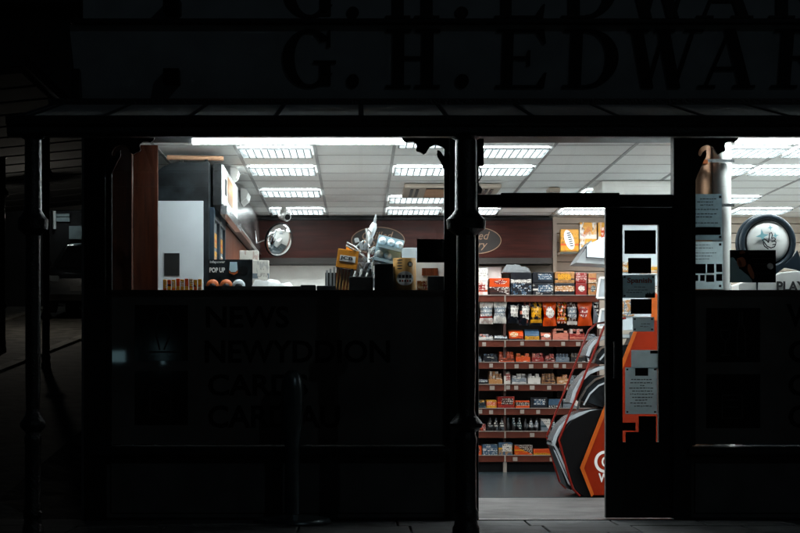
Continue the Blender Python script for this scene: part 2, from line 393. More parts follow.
lab = {(-1,0): 'bright ceiling light nearest the street above the left display window',
 (-1,2): 'second ceiling light back above the left window, between two plain tiles',
 (-1,5): 'third ceiling light back above the left window display', (-1,8): 'ceiling light just in front of the white security camera',
 (1,2): 'louvred ceiling light between the scroll bracket and the air conditioner', (1,6): 'ceiling light right behind the ceiling air conditioner',
 (1,8): 'rearmost ceiling light above the brown oval sign near the iron column', (2,0): 'ceiling light at the top left of the door transom',
 (2,2): 'second ceiling light seen through the door transom', (2,8): 'small rearmost ceiling light seen just under the door header',
 (5,0): 'bright louvred ceiling light next to the white pipe at the right window', (6,0): 'louvred ceiling light at the right window, second from the white pipe', (7,0): 'louvred ceiling light at the right window, cut by the photo edge',
 (5,2): 'second row ceiling light beside the white pipe in the right window', (6,2): 'second row ceiling light in the middle of the right window', (7,2): 'second row ceiling light at the right edge of the picture',
 (6,6): 'small far ceiling light beside the white pipe, above the round blue stand', (7,8): 'far ceiling light above the blue lottery stand at the right edge',
 (4,5): 'ceiling light behind the white hanging panel', (4,8): 'rear ceiling light above the cream slatted wall', (1,-1): 'ceiling light hidden above the window head near the column', (5,5): 'ceiling light behind the tan board column'}
for (kx, r) in sorted(lights):
    loc = Vector((TX0+TW*(kx+.5), TY0+TD*(r+.5), CZ))
    if first: o = proto; first = False
    else:
        o = proto.copy(); C.objects.link(o)
        for ch in proto.children:
            c = ch.copy(); C.objects.link(c); c.parent = o
    o.location = loc; o['label'] = lab[(kx, r)]
# window battens
def batten(x0, x1, label):
    d = 13.12; z = Z(142.5, d); cx = (x0+x1)/2
    t = thing('strip_light', label, 'light', (cx, d, CZ), 'strip lights along the window heads')
    MB().box(x0, x1, d-.03, d+.03, z+.02, CZ+.01).build('housing', 'white_plastic', t)
    MB().tube([(x0+.02, d, z+.004), (x1-.02, d, z+.004)], .016, 8).build('tube', 'strip', t)
batten(X(190, 13.12), X(408, 13.12), 'long bright fluorescent strip along the head of the left window')
batten(X(733, 13.12), X(733, 13.12)+1.75, 'bright fluorescent strip along the head of the right window')
# ------------------------------------------------------------------ building front
sf = thing('shop_front', 'black painted shop front with two display windows and central doorway', 'shop front', ((0, D0, 0)))
W1a, W1b = X(107, D0), X(449, D0); DA, DB = X(478, D0), X(605, D0); DC, DE = X(672, D0), X(690, D0); W2b = 4.75
PL = X(90, D0); HT = 2.715
SZ = Z(447, D0)
def fb(name, x0, x1, z0, z1, y0=D0-.05, y1=D0+.06, m='frame_black', par=sf, bevel=.004): return MB().box(x0, x1, y0, y1, z0, z1).build(name, m, par, bevel=bevel)
fb('pilaster', PL-.03, W1a, 0, HT, D0-.09); fb('pilaster', W1b, DA, 0, HT, D0-.08); fb('mullion', DC, DE, 0, HT, D0-.07); fb('pilaster', W2b, W2b+.3, 0, HT, D0-.09)
fb('window_head', PL-.03, W2b+.3, HT, 2.93, D0-.12, D0+.08)
for a, b in ((W1a, W1b), (DE, W2b)):
    m = MB(); m.prism([(D0-.13, SZ-.05), (D0-.13, SZ-.02), (D0-.1, SZ), (D0+.05, SZ+.012), (D0+.05, SZ-.07), (D0-.07, SZ-.07), (D0-.1, SZ-.055)], a-.02 if a > 0 else a-.12, b, 'yz')
    m.build('sill', 'frame_black', sf, bevel=.003)
    MB().box(a, b, D0-.01, D0+.05, 0, SZ-.07).build('stall_riser', 'riser', sf)
    # raised stall riser frame
    zt, zb = Z(462, D0), Z(513, D0)
    nP = 2; wd = (b-a)/nP
    for i in range(nP):
        xa, xb = a+wd*i+.03, a+wd*(i+1)-.03
        MB().box(xa, xb, D0-.022, D0-.0115, zb, zt).build('riser_panel', 'riser', sf, bevel=.005)
    MB().box(a, b, D0-.055, D0-.0102, 0.0, zb-.03).build('plinth', 'frame_black', sf, bevel=.004)
    fb('window_frame', a, a+.035, SZ+.012, HT, D0-.03, D0+.03); fb('window_frame', b-.035, b, SZ+.012, HT, D0-.03, D0+.03)
    MB().box(a+.035, b-.035, D0-.003, D0+.003, SZ+.012, HT).build('glass_pane', GL, sf)
# lower window film with lettering
FT = Z(290, D0)
def film(x0, x1): return MB().box(x0, x1, D0-.0075, D0-.0045, SZ+.02, FT).build('window_film', 'film', sf)
f1 = film(W1a+.035, W1b-.035); f2 = film(DE+.035, W2b-.035)
yl = D0-.0095
for s, a, b, u, v in (('NEWS', 206, 289, 306, 328), ('NEWYDDION', 205, 390, 340, 363), ('CARDS', 208, 308, 374, 396), ('CARDIAU', 208, 340, 405, 428)):
    text(s, X(a, D0), X(b, D0), Z(v, D0), Z(u, D0), yl, 'film_dark', f1, bold=.025)
for s, a, b, u, v in (('W', 786, 818, 304, 327), ('G', 788, 810, 340, 363), ('C', 788, 808, 374, 396), ('C', 788, 808, 405, 428)):
    text(s, X(a, D0), X(b, D0), Z(v, D0), Z(u, D0), yl, 'film_dark', f2, bold=.025)
def icon(f, box, polys):
    a, u, b, v = box
    MB().box(X(a, D0), X(b, D0), yl-.0005, yl+.0015, Z(v, D0), Z(u, D0)).build('pictogram', 'film_dark', f)
    m = MB()
    for pts, wd in polys: ribbon(m, pxpoly(pts, D0), wd, yl-.0022)
    m.build('pictogram_line', 'film_mid', f)
icon(f1, (135, 305, 188, 361), [([(160, 350), (155, 330), (158, 315), (166, 312), (172, 320), (170, 335), (164, 350)], .012), ([(150, 352), (178, 352)], .012)])
icon(f1, (135, 371, 188, 425), [([(150, 388), (150, 412), (171, 418), (171, 394), (150, 388)], .012), ([(150, 388), (158, 384), (171, 394)], .01)])
icon(f2, (706, 308, 760, 362), [([(720, 330), (721, 338), (725, 341), (729, 338), (730, 330), (720, 330)], .01), ([(725, 341), (725, 354)], .008), ([(720, 355), (730, 355)], .01),
    ([(737, 356), (737, 332), (739, 324), (739, 312), (742, 312), (742, 324), (745, 332), (745, 356), (737, 356)], .01)])
icon(f2, (706, 374, 760, 428), [([(722, 395), (722, 418), (742, 418), (742, 395), (722, 395)], .012), ([(726, 400), (738, 400)], .01), ([(726, 407), (738, 407)], .01)])
# fretwork brackets in the window corners
sc_pts = [(400,136),(402,140.5),(403.5,142),(405.5,143.3),(409,142.2),(413,142.5),(416,144.5),(416.8,147),(415.6,150.5),(417,152.3),(419.8,153),(423.5,155.2),(426,153.6),(427.4,151),(429.5,148),(432.5,146.2),(435.5,145.6),(438.5,146.2),(441.8,147.6),(444.4,150.2),(446,154),(445.6,156),(444,157),(442.4,155.6),(440.8,152.8),(438.6,151),(436.6,151),(437.2,152.6),(436.6,154.5),(437.2,157.5),(440,162),(443,168),(446.8,175.5),(449,181.5),(450,195),(450.5,207),(457,207),(457,136)]
def fret(fn): MB().prism([(X(fn(a), D0), Z(b, D0)) for a, b in sc_pts], D0-.045, D0-.012).build('scroll_bracket', 'frame_black', sf)
fret(lambda a: a); fret(lambda a: 688+(456-a)*.9); fret(lambda a: 103+(456-a)*.95)
# doorway: transom rail, operator box, fixed leaf
zr0, zr1 = Z(208, D0), Z(195, D0)
fb('transom_rail', DA, DC, zr0+.003, zr1, D0-.04, D0+.05)
MB().box(X(500, D0), X(618, D0), D0-.09, D0-.041, Z(208.5, D0), Z(194, D0)).build('door_closer', 'black_plastic', sf, bevel=.006)
MB().box(DA+.002, DC-.002, D0-.003, D0+.003, zr1, HT).build('glass_pane', GL, sf)
zdoor = Z(517.5, D0)
door = MB()
ga, gb, gu, gv = X(622, D0), X(658, D0), Z(225, D0), Z(442, D0)
door.box(DB, ga, D0-.03, D0+.03, zdoor, zr0); door.box(gb, DC, D0-.03, D0+.03, zdoor, zr0)
door.box(ga, gb, D0-.03, D0+.03, zdoor, gv); door.box(ga, gb, D0-.03, D0+.03, gu, zr0)
dr = door.build('door', 'frame_black', sf)
MB().box(ga-.01, gb+.01, D0-.004, D0+.004, gv-.01, gu+.01).build('glass_pane', GL, dr)
MB().box(ga+.02, gb-.02, D0-.036, D0-.031, .12, .62).build('door_panel', 'frame_black', dr, bevel=.008)
MB().tube([(DB+.06, D0-.032, 1.0), (DB+.06, D0-.07, 1.0), (DB+.06, D0-.07, 1.25), (DB+.06, D0-.032, 1.25)], .01).build('handle', 'iron_black', dr, smooth=True)
MB().box(DA, DC, D0-.09, D0+.035, -.02, .006).build('threshold', 'iron_black', sf, bevel=.003)
# upper fascia leaning out, with its serif lettering
yf0, yf1 = D0-.02, D0-.20      # bottom and top of the fascia face
zf0, zf1 = Z(103, D0-.02), Z(25, D0-.20)
def ff(z): return yf0 + (yf1-yf0)*(z-zf0)/(zf1-zf0)
fa = MB(); xa, xb = X(78, D0), 4.9
fa.add([(xa, yf0, zf0), (xb, yf0, zf0), (xb, yf1, zf1), (xa-.03, yf1, zf1), (xa, D0+.3, zf0), (xb, D0+.3, zf0), (xb, D0+.3, zf1), (xa-.03, D0+.3, zf1)],
       [(0,1,2,3), (7,6,5,4), (0,4,5,1), (3,2,6,7), (0,3,7,4), (1,5,6,2)])
fasc = fa.build('fascia_board', 'fascia_paint', sf)
MB().box(PL-.1, 5.0, D0-.26, D0+.3, zf1+.002, zf1+.035).build('cornice', 'frame_black', sf, bevel=.006)
MB().box(PL-.03, 5.0, D0+.081, D0+.4, 2.715, zf0+.3).build('lintel', 'frame_black', sf)
MB().box(PL-.05, 5.0, D0+.0, D0+.4, zf1+.036, 4.6).build('upper_fascia', 'fascia_paint', sf)
MB().box(PL-.06, 5.0, D0+.01, D0+.45, 4.605, 7.5).build('upper_wall', 'render_wall', sf)
MB().box(PL-.05, xa-.035, D0-.1, D0+.3, zf0-.05, zf1).build('console_block', 'frame_black', sf, bevel=.01)
# letter shapes in a unit-high box, each stroke a polygon
def LET(ch):
    P = []
    def b(x0, z0, x1, z1): P.append([(x0, z0), (x1, z0), (x1, z1), (x0, z1)])
    def diag(xa, xb, wd, z0=0, z1=1): P.append([(xa-wd/2, z0), (xa+wd/2, z0), (xb+wd/2, z1), (xb-wd/2, z1)])
    def arc(cx, cz, ro, so, ri, si, a0, a1, n=18):
        for i in range(n):
            t0, t1 = R(a0+(a1-a0)*i/n), R(a0+(a1-a0)*(i+1)/n)
            P.append([(cx+ro*math.cos(t0), cz+so*math.sin(t0)), (cx+ro*math.cos(t1), cz+so*math.sin(t1)), (cx+ri*math.cos(t1), cz+si*math.sin(t1)), (cx+ri*math.cos(t0), cz+si*math.sin(t0))])
    s = .045
    def ser(x0, x1, z): b(x0, z, x1, z+s)
    if ch == 'H':
        for q in (.14, .66): b(q, s, q+.2, 1-s); ser(q-.12, q+.32, 0); ser(q-.12, q+.32, 1-s)
        b(.34, .48, .66, .54)
    elif ch == 'E':
        b(.14, s, .34, 1-s); ser(.02, .95, 0); ser(.02, .92, 1-s); b(.34, .48, .66, .54); b(.62, .38, .67, .64)
        P.append([(.95, 0), (.99, .26), (.95, .26), (.80, s), (.80, 0)]); P.append([(.92, 1), (.96, .76), (.92, .76), (.77, 1-s), (.77, 1)])
    elif ch == 'D':
        b(.14, s, .34, 1-s); ser(.02, .46, 0); ser(.02, .46, 1-s); arc(.44, .5, .54, .5, .33, .445, -90, 90)
    elif ch == 'W':
        diag(.30, .13, .15, 0, 1-s); diag(.30, .48, .05, 0, 1-s); diag(.66, .48, .15, 0, 1-s); diag(.66, .86, .05, 0, 1-s)
        ser(.0, .28, 1-s); ser(.36, .62, 1-s); ser(.75, 1.0, 1-s)
    elif ch == 'A':
        diag(.14, .50, .06, s, 1); diag(.82, .50, .19, s, 1); b(.26, .30, .70, .36); ser(.0, .30, 0); ser(.62, 1.0, 0)
    elif ch == 'R':
        b(.14, s, .34, 1-s); ser(.02, .46, 0); ser(.02, .5, 1-s); arc(.46, .745, .38, .255, .19, .2, -90, 90); b(.34, .49, .5, .545)
        diag(.86, .55, .18, s, .5); ser(.74, 1.02, 0)
    elif ch == 'G':
        arc(.5, .5, .5, .5, .28, .445, 40, 330, 30); b(.70, s, .9, .42); ser(.58, 1.0, .42); P.append([(.84, .70), (.90, .70), (.90, .98), (.86, .98)])
    elif ch == '.':
        for i in range(1): P.append(ell(.5, .5, .5, .5, 16))
    return P
def letter(ch, a, b, u, v, par, wallY=None):
    d = D0-.1; x0, x1 = X(a, d), X(b, d); z1, z0 = Z(u, d), Z(v, d)
    m = MB()
    for i, p in enumerate(LET(ch)):
        q = [(x0+x*(x1-x0), z0+z*(z1-z0)) for x, z in p]; dy = .0008*(i % 3)
        vs = [(x, (ff(z) if wallY is None else wallY)-.016-dy, z) for x, z in q] + [(x, (ff(z) if wallY is None else wallY)+.004, z) for x, z in q]; n = len(q)
        m.add(vs, [tuple(range(n)), tuple(range(2*n-1, n-1, -1))]+[(i2, (i2+1) % n, (i2+1) % n+n, i2+n) for i2 in range(n)])
    m.build('letter', 'letter_paint', par)
word = (('G', 283, 336), ('.', 347, 359), ('H', 385, 441), ('.', 456, 469), ('E', 495, 547), ('D', 562, 619), ('W', 626, 701), ('A', 699, 756), ('R', 771, 830))
for ch, a, b in word:
    if ch == '.': letter(ch, a, b, 74, 87, fasc)
    else: letter(ch, a, b, 32, 87, fasc)
up = [o for o in sf.children if o.name.startswith('upper_fascia')][0]
for ch, a, b in word:
    if ch == '.': letter(ch, a, b, 4, 16, up, D0)
    else: letter(ch, a, b, -38, 15.5, up, D0)
for px_, py_ in ((172, 77), (172, 6)):
    d = D0-.12
    MB().box(X(px_-8, d), X(px_+8, d), D0-.2, D0+.01, Z(py_+7, d), Z(py_-7, d)).build('sign_lamp_box', 'black_plastic', fasc if py_ > 20 else up, bevel=.005)
# ------------------------------------------------------------------ glazed canopy and its columns
DO_ = 11.35; zo, zi = Z(117.5, DO_), Z(104.5, D0)
can = thing('canopy', 'sloping glazed veranda canopy with black gutter over the shop front', 'canopy', (0, DO_, zo))
cxa, cxb = X(28, DO_), 4.95
g = MB()
g.prism([(DO_-.05, Z(137.5, DO_)), (DO_-.07, Z(134, DO_)), (DO_-.07, Z(129, DO_)), (DO_-.10, Z(126, DO_)), (DO_-.11, Z(119, DO_)), (DO_-.10, Z(117.6, DO_)), (DO_-.02, Z(117.6, DO_)), (DO_+.02, Z(121, DO_)), (DO_+.02, Z(137.5, DO_))], cxa-.12, cxb, 'yz')
g.build('gutter', 'iron_black', can)
bars = [X(447, DO_) + .5385*i for i in range(-5, 9)]
bars = [b for b in bars if b < cxb]
yA, yB = DO_+.0, D0-.13
zA, zB = zo, zo+(zi-zo)*(yB-yA)/(D0-yA)
def sl(y): return zA+(zB-zA)*(y-yA)/(yB-yA)
allb = [cxa]+bars
for i, b in enumerate(allb):
    m = MB(); h = .03
    m.add([(b-.013, yA, zA-h), (b+.013, yA, zA-h), (b+.013, yB, zB-h), (b-.013, yB, zB-h), (b-.013, yA, zA+.012), (b+.013, yA, zA+.012), (b+.013, yB, zB+.012), (b-.013, yB, zB+.012)],
          [(0,1,2,3), (4,5,6,7), (0,1,5,4), (1,2,6,5), (2,3,7,6), (3,0,4,7)])
    m.build('glazing_bar', 'iron_black', can)
    nb = allb[i+1] if i+1 < len(allb) else cxb
    MB().add([(b+.016, yA, zA), (nb-.016, yA, zA), (nb-.016, yB, zB), (b+.016, yB, zB), (b+.016, yA, zA+.006), (nb-.016, yA, zA+.006), (nb-.016, yB, zB+.006), (b+.016, yB, zB+.006)],
          [(0,1,2,3), (4,5,6,7), (0,1,5,4), (1,2,6,5), (2,3,7,6), (3,0,4,7)]).build('roof_pane', 'canopy_glass', can)
MB().box(cxa-.1, cxb, yB+.002, D0-.122, zB-.06, zB+.05).build('wall_plate', 'iron_black', can)
def column(px, d, zbase, ztop, label, sc=1.0, cap=True):
    t = thing('canopy_column', label, 'column', (X(px, d), d, zbase), 'cast iron canopy columns')
    c = (X(px, d), d, zbase); k = sc
    MB().lathe([(.085*k, 0), (.085*k, .06), (.075*k, .08), (.07*k, .11), (.078*k, .13), (.078*k, .16), (.066*k, .19), (.064*k, .58), (.07*k, .6), (.07*k, .625), (.062*k, .64), (.06*k, .66)], c, 20).build('base', 'iron_black', t, True)
    MB().lathe([(.062*k, .66), (.10*k, .69), (.105*k, .715), (.09*k, .735), (.06*k, .77), (.055*k, .80)], c, 20).build('collar', 'iron_black', t, True)
    hz = ztop-zbase
    MB().lathe([(.055*k, .80), (.062*k, 1.0), (.06*k, hz-.62)], c, 20).build('shaft', 'iron_black', t, True)
    MB().lathe([(.06*k, hz-.62), (.12*k, hz-.58), (.125*k, hz-.52), (.10*k, hz-.5), (.07*k, hz-.46), (.066*k, hz-.02), (.10*k, hz)], c, 20).build('capital', 'iron_black', t, True)
    return t
DC_ = DO_+.02
column(466, DC_, 0, Z(137, DC_), 'black iron canopy column beside the open doorway, in front of the window edge')
column(33, DC_, 0, Z(137, DC_), 'black iron canopy column at the far left corner of the canopy', .78)
# cctv and alarm on the column side
cc = thing('alarm_box', 'small black box hanging under the gutter right of the middle column', 'alarm box', (X(479, D0), D0-.12, Z(168, D0)))
MB().box(X(475.5, D0), X(482.5, D0), D0-.14, D0-.085, Z(168, D0), Z(141, D0)).build('case', 'black_plastic', cc, bevel=.006)
MB().tube([(X(478, D0), D0-.11, Z(168, D0)), (X(480, D0), D0-.12, Z(174, D0)), (X(480.5, D0), D0-.12, Z(178, D0)), (X(478, D0), D0-.11, Z(182, D0)), (X(476, D0), D0-.1, Z(184, D0))], .004, 6).build('cable', 'black_plastic', cc)
tag(recentre(MB().prism(pxpoly([(475, 184), (478, 184), (482, 190), (481, 194), (475, 194)], D0-.1), D0-.16, D0-.085).build('door_camera', 'grey_plastic', None, bevel=.004)), 'small grey camera fixed beside the middle column above the door', 'camera')
# bollard with flattened loop head on a disc
bd = 12.55
bo = thing('bollard', 'black rounded-top bollard on a disc base in front of the left window', 'bollard', (X(292.5, bd), bd, 0))
c = (X(292.5, bd), bd, 0)
MB().lathe([(.27, 0), (.27, .012), (.255, .03), (.12, .05), (.08, .055)], c, 32).build('base_disc', 'bollard_black', bo, True)
MB().lathe([(.056, .055), (.054, .1), (.052, .5), (.056, .56), (.064, .6)], c, 20).build('shaft', 'bollard_black', bo, True)
prof = [(.064, .60), (.074, .66), (.079, .80), (.078, .93), (.070, .99), (.054, 1.03), (.03, 1.05), (.006, 1.057)]
MB().lathe(prof, c, 20).build('head', 'bollard_black', bo, True)
# ------------------------------------------------------------------ side lane on the left: neighbour veranda, far wall, sign, car
nv = thing('neighbour_veranda', 'dark boarded veranda roof over the side lane at the left edge', 'veranda', (-5.5, 24, gz(-5.5, 24)))
for i in range(15):
    y = 21.5+1.0*i
    MB().add([(-9, y, 4.15), (-4.0, y, 4.62), (-4.0, y+.85, 4.62), (-9, y+.85, 4.15), (-9, y, 4.22), (-4.0, y, 4.69), (-4.0, y+.85, 4.69), (-9, y+.85, 4.22)],
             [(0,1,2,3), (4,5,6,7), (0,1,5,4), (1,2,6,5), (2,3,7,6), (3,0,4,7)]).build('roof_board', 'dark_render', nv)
MB().box(-9, -4.0, 36.4, 36.6, 4.38, 4.55).build('beam', 'frame_black', nv)
MB().box(-4.15, -3.95, 21.5, 36.5, 4.70, 4.85).build('beam', 'frame_black', nv)
for px, d in ((46, 25.0), (2, 27.5)):
    column(px, d, gz(X(px, d), d), 4.35, 'thin iron column of the side lane veranda, %s' % ('just right of the corner column' if px > 10 else 'at the very left edge'), .8)
nb = thing('neighbour_building', 'dark rendered building across the end of the side lane', 'building', (-6, 39, gz(-6, 39)))
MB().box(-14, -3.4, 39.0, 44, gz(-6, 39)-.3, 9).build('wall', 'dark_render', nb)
MB().box(-9, -3.4, 38.55, 39, 9.0, 9.3).build('eaves', 'frame_black', nb)
dd = 38.9
m = MB().box(X(57, dd), X(69, dd), 38.95, 38.998, Z(210.5, dd), Z(204.8, dd)); 
mat('lit_pane', (.3, .4, .45), .4, var=.2, emit=(.35, .6, .75), estr=.06)
m.build('lit_window', 'lit_pane', nb)
mat('spot', (.9, .9, .9), .4, emit=(.9, 1, 1), estr=60)
wl = thing('wall_lamp', 'small twin wall lamp above the sign in the side lane', 'lamp', (X(63, dd), 38.8, Z(210, dd)))
MB().box(X(58, dd), X(68, dd), 38.4, 38.949, Z(210.8, dd), Z(209.8, dd)).build('bracket', 'iron_black', wl)
for px in (60.5, 66):
    MB().lathe([(.012, -.03), (.026, -.02), (.03, 0), (.02, .03)], (X(px, dd), 38.45, Z(210.2, dd)), 10).build('bulb', 'spot', wl, True)
si = thing('wall_sign', 'two-row pale sign board under the lamps in the side lane', 'sign', (X(63, dd), 38.9, Z(222, dd)))
mat('sign_pale', (.22, .30, .32), .5); mat('pipe_white', (.6, .66, .66), .4)
for u, v in ((213.5, 216.5), (217.2, 221.5)):
    MB().box(X(55.5, dd), X(69.5, dd), 38.93, 38.99, Z(v, dd), Z(u, dd)).build('board', 'sign_pale', si, bevel=.01)
one('drainpipe', MB().tube([(X(54.5, dd), 38.9, Z(229, dd)), (X(54.5, dd), 38.9, Z(216, dd)), (X(53.8, dd), 38.9, Z(203, dd))], .035, 8), 'pipe_white', 'short pale drainpipe left of the sign in the side lane', 'pipe', smooth=True)
one('wall_board', MB().box(X(69, dd), X(88, dd), 38.9, 38.99, Z(239, dd), Z(226, dd)), 'sign_pale', 'dim grey notice board on the far wall above the parked car', 'board')
ln = thing('hanging_lantern', 'lit lantern hanging under the side lane veranda', 'lantern', (X(34, 31.5), 31.5, 3.75))
lx = X(34, 31.5)
mat('lantern_glow', (.9, .9, .9), .4, emit=(1.0, .93, .8), estr=150)
MB().lathe([(.05, 0), (.07, .06), (.06, .12)], (lx, 31.5, 3.76), 12).build('globe', 'lantern_glow', ln, True)
MB().lathe([(.15, 0), (.12, .04), (.03, .1), (.01, .12)], (lx, 31.5, 3.885), 16).build('cap', 'iron_black', ln, True)
MB().tube([(lx, 31.5, 4.0), (lx, 31.5, 4.45)], .012, 6).build('rod', 'iron_black', ln)
# parked car, nose towards the street
cyy = 34.2; cxx = X(84, 34.2); cz0 = gz(cxx, cyy+2)
car = thing('parked_car', 'dark parked car in the unlit side lane', 'car', (cxx, cyy+2, cz0))
mat('car_paint', (.008, .01, .012), .18, var=.1, coat=.6); mat('car_glass', (.01, .012, .014), .05); mat('tyre', (.012, .012, .012), .8); mat('lens', (.06, .07, .075), .15)
prof = [(0, .32), (.02, .62), (.25, .74), (1.05, .86), (1.75, 1.36), (2.3, 1.46), (3.2, 1.42), (3.85, 1.0), (4.15, .95), (4.2, .35), (3.9, .22), (.2, .22)]
body = MB(); P = [(cyy+a, cz0+b) for a, b in prof]; NN = len(P)
vs = []
for xo, k in ((-.86, .93), (-.80, 1.0), (.80, 1.0), (.86, .93)):
    for (a, b), (pa, pb) in zip(P, prof):
        inset = max(0, (pb-.8))*.30
        vs.append((cxx + math.copysign(abs(xo)-inset, xo), a + (0 if k == 1 else (.05 if pa < 2 else -.05)), cz0+(b-cz0)*(1 if k == 1 else .98)))
fs = [tuple(range(NN)), tuple(range(4*NN-1, 3*NN-1, -1))]
for s_ in range(3):
    for i in range(NN): fs.append((s_*NN+i, s_*NN+(i+1) % NN, (s_+1)*NN+(i+1) % NN, (s_+1)*NN+i))
body.add(vs, fs).build('body', 'car_paint', car, smooth=True)
def ws(a0, b0, a1, b1, x0, x1, dy): return MB().add([(cxx-x0, cyy+a0-dy, cz0+b0), (cxx+x0, cyy+a0-dy, cz0+b0), (cxx+x1, cyy+a1-dy, cz0+b1), (cxx-x1, cyy+a1-dy, cz0+b1), (cxx-x0, cyy+a0+.02, cz0+b0-.03), (cxx+x0, cyy+a0+.02, cz0+b0-.03), (cxx+x1, cyy+a1+.02, cz0+b1-.03), (cxx-x1, cyy+a1+.02, cz0+b1-.03)], [(0,1,2,3), (7,6,5,4), (0,4,5,1), (1,5,6,2), (2,6,7,3), (3,7,4,0)])
ws(1.10, .91, 1.72, 1.35, .70, .58, .02).build('windscreen', 'car_glass', car)
for sx in (-1, 1):
    MB().box(cxx+sx*.62-.15, cxx+sx*.62+.15, cyy-.0, cyy+.1, cz0+.56, cz0+.68).build('headlight', 'lens', car, bevel=.03)
    MB().box(cxx+sx*.92-.09, cxx+sx*.92+.09, cyy+1.2, cyy+1.3, cz0+.92, cz0+1.04).build('wing_mirror', 'car_paint', car, bevel=.03)
    for yy in (.75, 3.35):
        wv = MB(); wv.tube([(cxx+sx*.66, cyy+yy, cz0+.31), (cxx+sx*.85, cyy+yy, cz0+.31)], .31, 20); wv.build('wheel', 'tyre', car, True)
MB().box(cxx-.26, cxx+.26, cyy-.015, cyy+.02, cz0+.38, cz0+.49).build('number_plate', 'film_mid', car)
# bulk of the building behind the shop
nb2 = thing('rear_building', 'dark gable wall beside the side lane behind the shop', 'building', (-1.2, 24, 0))
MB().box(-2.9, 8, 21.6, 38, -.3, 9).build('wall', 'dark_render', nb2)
MB().box(-3.0, 8, 21.55, 38.05, 9.0, 9.25).build('roof', 'frame_black', nb2)
struct(MB().box(XL-.12, XR+.12, D0+.46, YB+.5, 3.42, 3.6).build('upper_floor', 'render_wall'))
# ================================================================== inside the shop
# ------------------------------------------------------------------ back wall: brown header with oval signs, chiller, shelving
hd = 19.42
hb = thing('header_board', 'long dark brown wooden header board with oval dairy signs on the back wall', 'header board', (X(400, hd), 19.6, Z(258, hd)))
MB().box(X(238, hd), X(552, hd), hd, 19.69, Z(258, hd), Z(220.5, hd)).build('board', 'sign_wood', hb)
MB().box(X(238, hd), X(552, hd), hd-.03, 19.69, Z(220.3, hd), Z(217.8, hd)).build('top_trim', 'black_plastic', hb)
MB().box(X(238, hd), X(552, hd), hd-.05, 19.69, Z(264, hd), Z(258.2, hd)).build('lower_ledge', 'shelf_back', hb)
def oval(cx):
    m = MB(); x, z = X(cx, hd), Z(240.5, hd)
    ribbon(m, ell(x, z, 26.5/F*hd, 13.3/F*hd, 49, closed=False), .008, hd-.005); o = m.build('oval_line', 'gold_ink', hb)
    MB().prism(ell(x, z, 26/F*hd, 12.9/F*hd, 40), hd-.003, hd-.0005).build('oval_plate', 'shelf_back', hb)
    text('Chilled', x-.17, x+.165, z+.01, z+.095, hd-.006, 'gold_ink', hb, shear=.35)
    text('Dairy', x-.12, x+.14, z-.105, z-.005, hd-.006, 'gold_ink', hb, shear=.35)
oval(378); oval(474.5)
# chiller below the header, white inside
ch = thing('dairy_chiller', 'white open-fronted chiller under the brown header at the back', 'chiller', (X(330, 19.3), 19.4, 0))
ca, cb2 = X(240, 19.3), X(410.5, 19.3)
MB().box(ca, cb2, 19.60, 19.68, 0, Z(264.5, hd)).build('back_panel', 'white_board', ch)
MB().box(ca, ca+.04, 19.0, 19.6, 0, 2.2).build('side_panel', 'white_board', ch); MB().box(cb2-.04, cb2, 19.0, 19.6, 0, 2.2).build('side_panel', 'white_board', ch)
MB().box(ca+.04, cb2-.04, 18.95, 19.6, 0, .35).build('base', 'white_board', ch)
for z in (.7, 1.05, 1.4, 1.75): MB().box(ca+.04, cb2-.04, 19.2, 19.6, z, z+.02).build('shelf', 'white_plastic', ch)
# slatwall to the right
sw = thing('slatted_wall', 'cream slatted display wall at the back right of the shop', 'wall panel', (X(660, 19.6), 19.65, 0))
z = .1
while z < CZ-.02:
    zt = min(z+.095, CZ-.004)
    MB().box(X(553, 19.62), XR-.01, 19.62, 19.695, z, zt).build('slat', 'cream', sw, bevel=.004); z += .103
MB().box(X(552.6, 19.6), X(556.5, 19.6), 19.56, 19.61, 0, CZ-.003).build('edge_post', 'cream', sw)
# ---- wall shelving, two bays seen through the door
SD = 19.25
sh = thing('wall_shelving', 'brown wall shelving full of snacks behind the doorway', 'shelving', (X(505, SD), 19.4, 0))
bayx = [X(412, SD), X(505, SD), X(599, SD)]
MB().box(bayx[0], bayx[2], 19.56, 19.6, .05, 1.95).build('back_panel', 'shelf_back', sh)
for i, x in enumerate(bayx):
    MB().box(x-.012, x+.012, 19.30, 19.555, .0, 1.87).build('upright', 'shelf_metal', sh)
shelf_y = [295.5, 340.5, 362.5, 384.5, 408.5, 431.5, 455.5]
tick = {340.5: (484, 522, 547, 563, 578), 362.5: (491, 516.5, 531, 545, 556, 564, 580), 384.5: (492, 508, 516, 532, 549, 566), 408.5: (480, 491, 522, 538), 431.5: (532,), 455.5: (515, 552), 295.5: ()}
for sy in shelf_y:
    zt = Z(sy, SD)
    for b in range(2):
        xa, xb = bayx[b]+.006, bayx[b+1]-.006
        MB().box(xa, xb, SD+.012, 19.555, zt-.025, zt).build('shelf', 'shelf_metal', sh)
        m = MB(); m.prism([(SD, zt-.068), (SD-.012, zt-.066), (SD-.004, zt+.004), (SD+.01, zt+.006), (SD+.01, zt-.068)], xa, xb, 'yz')
        ed = m.build('shelf_edge', 'shelf_brown', sh)
        MB().box(xa, xb, SD-.014, SD-.004, zt+.0, zt+.0075).build('edge_strip', 'ticket', ed)
        for t in tick[sy]:
            xt = X(t, SD)
            tw_ = random.uniform(.018, .026); tz_ = random.uniform(-.004, .006)
            if xa < xt < xb: MB().box(xt-tw_, xt+tw_, SD-.017, SD-.0125, zt-.058+tz_, zt-.016+tz_).build('price_ticket', 'ticket', ed)
    MB().box(bayx[1]-.007, bayx[1]+.007, SD-.014, SD+.01, zt-.07, zt+.006).build('shelf_joint', 'ticket', sh)
